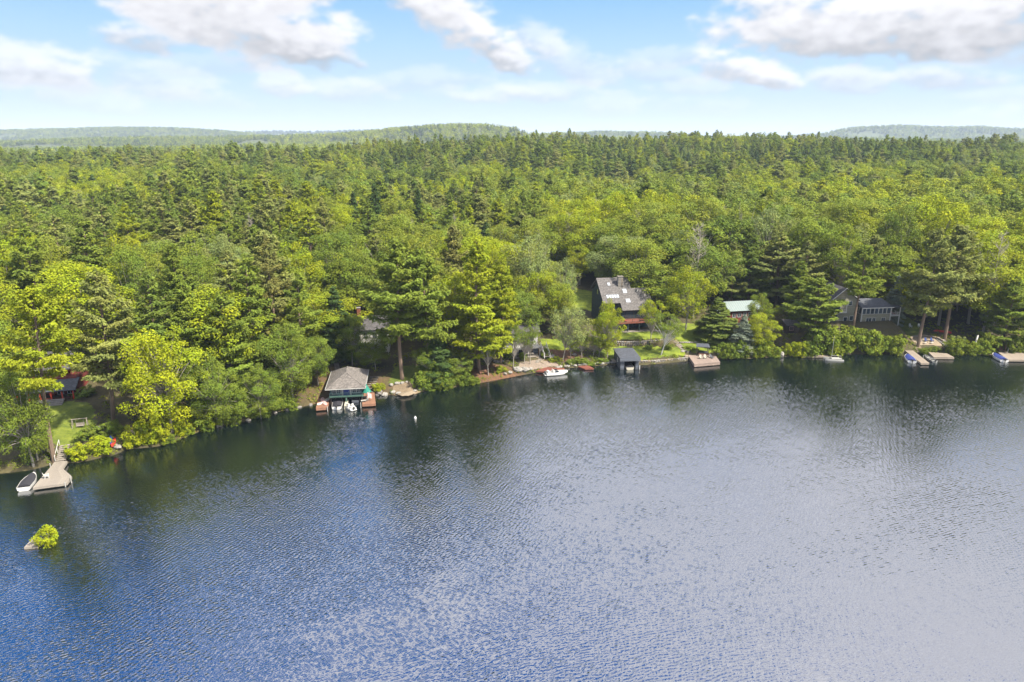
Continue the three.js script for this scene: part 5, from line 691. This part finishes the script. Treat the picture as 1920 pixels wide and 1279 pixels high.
// the forest: jittered rows, species by patches; nearest ones are single trees, the rest reads as a mass
const clearings = [[-96, -130, 13, 16], [-98, -145, 11, 11], [-40, -153, 9, 13], [3, -180, 13, 14], [36, -196, 14, 22], [54, -193, 11, 15], [20, -236, 12, 18], [30, -213, 12, 13], [73, -210, 10, 9], [107, -202, 16, 13], [124, -204, 9, 14], [-38, -182, 9, 7], [-24, -163, 9, 6]];
const free = (x, z, pad) => clearings.every(([a, b, p, q]) => Math.hypot((x - a) / (p + pad), (z - b) / (q + pad)) > 1);
const place = [];
{
  const r = rng(77);
  for (let z = -122; z > -1010;) {
    const d = -z, step = d < 430 ? 9.8 : d < 650 ? 9.6 : 9.4; z -= step * 0.9;
    const half = d * 0.84 + 40;
    for (let x = -half; x < half; x += step) {
      const X = x + (r() - 0.5) * step * 0.9, Z = z + (r() - 0.5) * step * 0.9, a = r(), b = r(), c = r(), e = r(), s = inland(X, Z);
      if (s < (d < 330 ? 15 : 5) || !free(X, Z, 2)) continue;
      if (d < 330 && planted.some(([px, pz, R]) => Math.hypot(px - X, pz - Z) < R * 0.55 + 2)) continue;
      const patch = n2(X * 0.009 + 3, Z * 0.009), patch2 = 0.75 * n2(X * 0.008 + 50, Z * 0.008) + 0.4 * n2(X * 0.025, Z * 0.025 + 20);
      const con = d > 380 ? 0.4 + patch * 0.8 + smooth(450, 600, d) * 0.75 * (1 - smooth(200, 600, X) * 0.6) - smooth(-100, 300, X) * 0.15 : 0.58 + patch * 0.75 - smooth(-70, 40, X) * 0.4;
      const kind = a < con ? (b < (d > 380 ? 0.7 : 0.2) ? 'S' : 'P') : 'B', sunny = patch2 + (b - 0.5) * 0.34 - smooth(330, 520, d) * 0.12;
      const tone = kind === 'B' ? (sunny > 0.45 ? 0 : sunny > 0.15 ? 4 : sunny > -0.1 ? 5 : c < 0.12 ? 3 : sunny > -0.4 ? 1 : 2) : kind === 'P' ? [1, 1, 0, 2, 4, 1, 1, 0][Math.floor(c * 8)] : [0, 1, 2, 0, 4, 2][Math.floor(c * c * 6)];
      const h = (kind === 'P' ? 27 : kind === 'S' ? 20 : 22.5) * (0.74 + 0.46 * e + 0.12 * n2(X * 0.015, Z * 0.015 + 70)) * (d > 380 ? 0.92 : kind === 'B' ? 1 + 0.16 * smooth(10, 60, X) : 1) * (s < 40 ? 0.85 : 1), R = (kind === 'P' ? 8 : kind === 'S' ? 6 : 9 * (1 + 0.3 * smooth(10, 60, X) * (1 - smooth(380, 480, d)))) * (1 - 0.12 * smooth(430, 650, d)) * (0.72 + 0.56 * c);
      place.push({ kind, x: X, z: Z, h, R, tone, d: Math.hypot(X, Z), turn: b * 6.28, v: Math.floor(e * 97) });
    }
  }
}
place.sort((p, q) => p.d - q.d);
const where = (x, z) => { const n = z > -215 ? 0 : z > -262 ? 1 : 2, a = x / -z; return [a < -0.55 ? 'the red porch cabin' : a < -0.3 ? 'the bright maple' : a < -0.12 ? 'the boathouse' : a < 0.05 ? 'the grey cottage' : a < 0.25 ? 'the dark gabled house' : a < 0.42 ? 'the red house' : a < 0.62 ? 'the shingled house' : 'the patio pines', ['close behind', 'farther behind', 'high on slope behind'][n]]; };
const look = { P: ['grey-green pine', 'green pine', 'dark green pine', 'pale pine', 'yellow-green pine', 'brownish pine'], S: ['dark spruce', 'blackish spruce', 'green spruce', 'pale spruce', 'yellowish spruce', 'brownish spruce'], B: ['bright yellow-green round crown', 'green round crown', 'dark green round crown', 'silvery round crown', 'sunny yellow-green crown', 'soft green crown'] };
const quota = { P: 255, S: 230, B: 255 }, rest = [];
const single = [];
for (const p of place) if (quota[p.kind] > 0 && Math.abs(p.x) < p.d * 0.66) { quota[p.kind]--; const [by, how] = where(p.x, p.z); p.label = look[p.kind][p.tone] + ' ' + how + ' ' + by; p.group = 'trees ' + how + ' ' + by; single.push(p); } else rest.push(p);
for (const p of single) { const alike = single.filter((q) => q.label === p.label).sort((a, b) => a.x / a.z - b.x / b.z).reverse(); p.full = alike.length > 1 ? p.label + ', ' + ordinal(alike.length - alike.indexOf(p) - 1, alike.length) : p.label; }
for (const p of single) tree(p.kind, p.x, p.z, p.h, p.R, 0, p.tone, p.full, p.group, p.v, p.turn);
const dummy = new THREE.Object3D(), shade = new THREE.Color(), plain = leafMat(1, 1, 1, 0.3);
function mass(name, label, category, variants, list, h0, r0, palette) {
  const g = thing(name, label, category); g.userData.kind = 'stuff'; const r = rng(name.length * 97);
  variants.forEach((v, k) => {
    const mine = list.filter((_, i) => i % variants.length === k); if (!mine.length) return;
    const m = new THREE.InstancedMesh(v, plain, mine.length); m.name = 'crowns'; m.castShadow = m.receiveShadow = true; m.userData.kind = 'stuff';
    mine.forEach((p, i) => { dummy.position.set(p.x, groundAt(p.x, p.z) - 0.4, p.z); dummy.rotation.y = p.turn; dummy.scale.set(p.R / r0, p.h / h0, p.R / r0); dummy.updateMatrix(); m.setMatrixAt(i, dummy.matrix); const c = palette[p.tone].color, q = 0.85 + r() * 0.3; m.setColorAt(i, shade.setRGB(c.r * q * (0.94 + r() * 0.12), c.g * q, c.b * q)); });
    g.add(m);
  });
}
const mid = { P: [1, 2, 3].map((k) => pine(600 + k, { q: 0.45 }).crown), S: [1, 2, 3].map((k) => pine(620 + k, { q: 0.45, base: 0.06, gap: 1.0, sparse: 0.05, droop: 0.2, R: 4.6, H: 22, cone: 1, up: 0.5, tuft: 0.5 }).crown), B: [1, 2, 3].map((k) => broadleaf(640 + k, { q: 0.45, low: 0.2, clumps: 64 }).crown) };
for (const [k, n, l] of [['P', 'pine_forest', 'pines of the far wooded slope below the skyline'], ['S', 'spruce_forest', 'dark spruces massed along the far wooded ridge'], ['B', 'broadleaf_forest', 'light green broadleaf crowns massed on the far wooded slope']]) mass(n, l, 'forest', mid[k], rest.filter((p) => p.kind === k), size0[k][0], size0[k][1], tones[k]);

// undergrowth: ferns, seedlings and low scrub over the woodland floor near the water
{
  const r = rng(123), spots = [], houses = [[-101, -144, 9, 9], [-39.5, -155.5, 6.5, 9.5], [-38.5, -181, 7, 6], [2.5, -185, 8, 7], [36, -206, 9.5, 12], [73, -211, 9, 7], [107, -203, 13, 8], [32, -179, 4, 5], [124.5, -196, 5, 4.5], [54, -184, 5, 6], [-35, -160, 2, 6]];
  for (let i = 0; i < 9000; i++) {
    const x = -125 + r() * 290, s = 0.5 + r() * r() * 60, z = table(shore, x) - s, a = r(), b = r();
    if (kept.some((p) => inside(p, x, z)) || houses.some(([hx, hz, p, q]) => Math.hypot((x - hx) / p, (z - hz) / q) < 1)) continue;
    const bare = Math.hypot((x + 4) / 8, (z + 170) / 4.5) < 1 || Math.hypot((x - 14) / 8, (z + 183) / 4) < 1; if (bare && a < 0.8) continue;
    if (n2(x * 0.12, z * 0.12) < -0.45) continue;
    spots.push({ x, z, R: (bare ? 0.3 : 0.5) + 0.7 * a * a, h: (bare ? 0.3 : 0.5) + 1.1 * a * b, tone: [1, 2, 5, 2, 4, 1][Math.floor(b * 6)], turn: a * 6.28 });
  }
  const low = [1, 2].map((k) => broadleaf(450 + k, { low: -0.05, H: 1.5, R: 1.3, clumps: 12, leaf: 0.26, fill: 2.2 }).crown);
  mass('undergrowth', 'ferns and low scrub covering the woodland floor near the shore', 'undergrowth', low, spots, 1.5, 1.3, tones.B);
}
// bare grey trunks that stand out in the woods
{ const r = rng(321), g = [snag(801), snag(802)], spots = [[-36, -243], [-22, -262], [10, -252], [22, -268], [48, -262], [66, -247], [104, -245], [116, -262], [152, -228], [-70, -236], [-96, -252], [36, -300], [-8, -300], [92, -300]].sort((a, b) => a[0] / -a[1] - b[0] / -b[1]); spots.forEach(([x, z], k) => { const t = thing('bare_tree', 'thin bare grey tree showing among the green crowns, ' + ordinal(k, spots.length), 'dead tree', x, groundAt(x, z) - 0.1, z, r() * 6, 'bare trees in the woods'); part(t, 'trunk', g[k % 2], M.deadwood).scale.set(0.8, 0.8 + r() * 0.25, 0.8); }); }

// woods on the hills beyond
{
  const far = { S: [1, 2].map((k) => pine(700 + k, { q: 0.06, base: 0.1, gap: 1.6, R: 4.6, H: 22, cone: 1, tuft: 0.55 }).crown), B: [1, 2].map((k) => broadleaf(720 + k, { q: 0.03, low: 0.1, clumps: 30 }).crown) }, r = rng(91), lists = { S: [], B: [] };
  for (let z = -1010; z > -11000; z -= -z < 2200 ? 13 : -z < 4200 ? 20 : -z < 6500 ? 26 : 60) {
    const d = -z, step = d < 2200 ? 13 : d < 4200 ? 19 : d < 6500 ? 24 : 55, half = d * 0.8;
    for (let x = -half; x < half; x += step) {
      const X = x + (r() - 0.5) * step, Z = z + (r() - 0.5) * step, a = r(), b = r(), c = r(); if (d > 2400 && groundAt(X, Z) < 34 + (d > 6500 ? 50 : d > 4200 ? 20 : 0)) continue;
      const field = n2(X * 0.0016 + 8, Z * 0.0016 + 4) + 0.25 * n2(X * 0.006, Z * 0.006); if (field > 0.62 && d > 1900 && d < 5600) continue;
      const con = d > 6000 ? 0.9 : 0.35 + 0.35 * n2(X * 0.004, Z * 0.004), big = d > 6500 ? 4 : d > 4200 ? 1.8 : d > 2200 ? 1.35 : 1.1, kind = a < con ? 'S' : 'B';
      lists[kind].push({ x: X, z: Z, h: 17 * (0.75 + 0.5 * c) * (big > 3 ? 1.3 : 1), R: (kind === 'S' ? 4.2 : 6.6) * big * (0.8 + 0.4 * b), tone: kind === 'S' ? [2, 0, 4][Math.floor(b * 3)] : d < 3100 && Math.abs(X + 190) < 700 ? [4, 0, 5, 4][Math.floor(b * 4)] : [1, 5, 4, 2][Math.floor(b * 4)], turn: b * 6.28 });
    }
  }
  mass('hill_conifers', 'conifers scattered over the hazy hills on the horizon', 'forest', far.S, lists.S, 22, 4.6, tones.S);
  mass('hill_broadleaf_woods', 'broadleaf woods covering the hazy hills on the horizon', 'forest', far.B, lists.B, 24, 9, tones.B);
}

// ---------------------------------------------------------------- render
const renderer = new THREE.WebGLRenderer({ antialias: true });
renderer.setSize(1024, 682);
renderer.shadowMap.enabled = true;
renderer.toneMapping = THREE.LinearToneMapping;
renderer.toneMappingExposure = EXPOSURE;
renderer.outputColorSpace = THREE.SRGBColorSpace;
renderer.render(scene, camera);
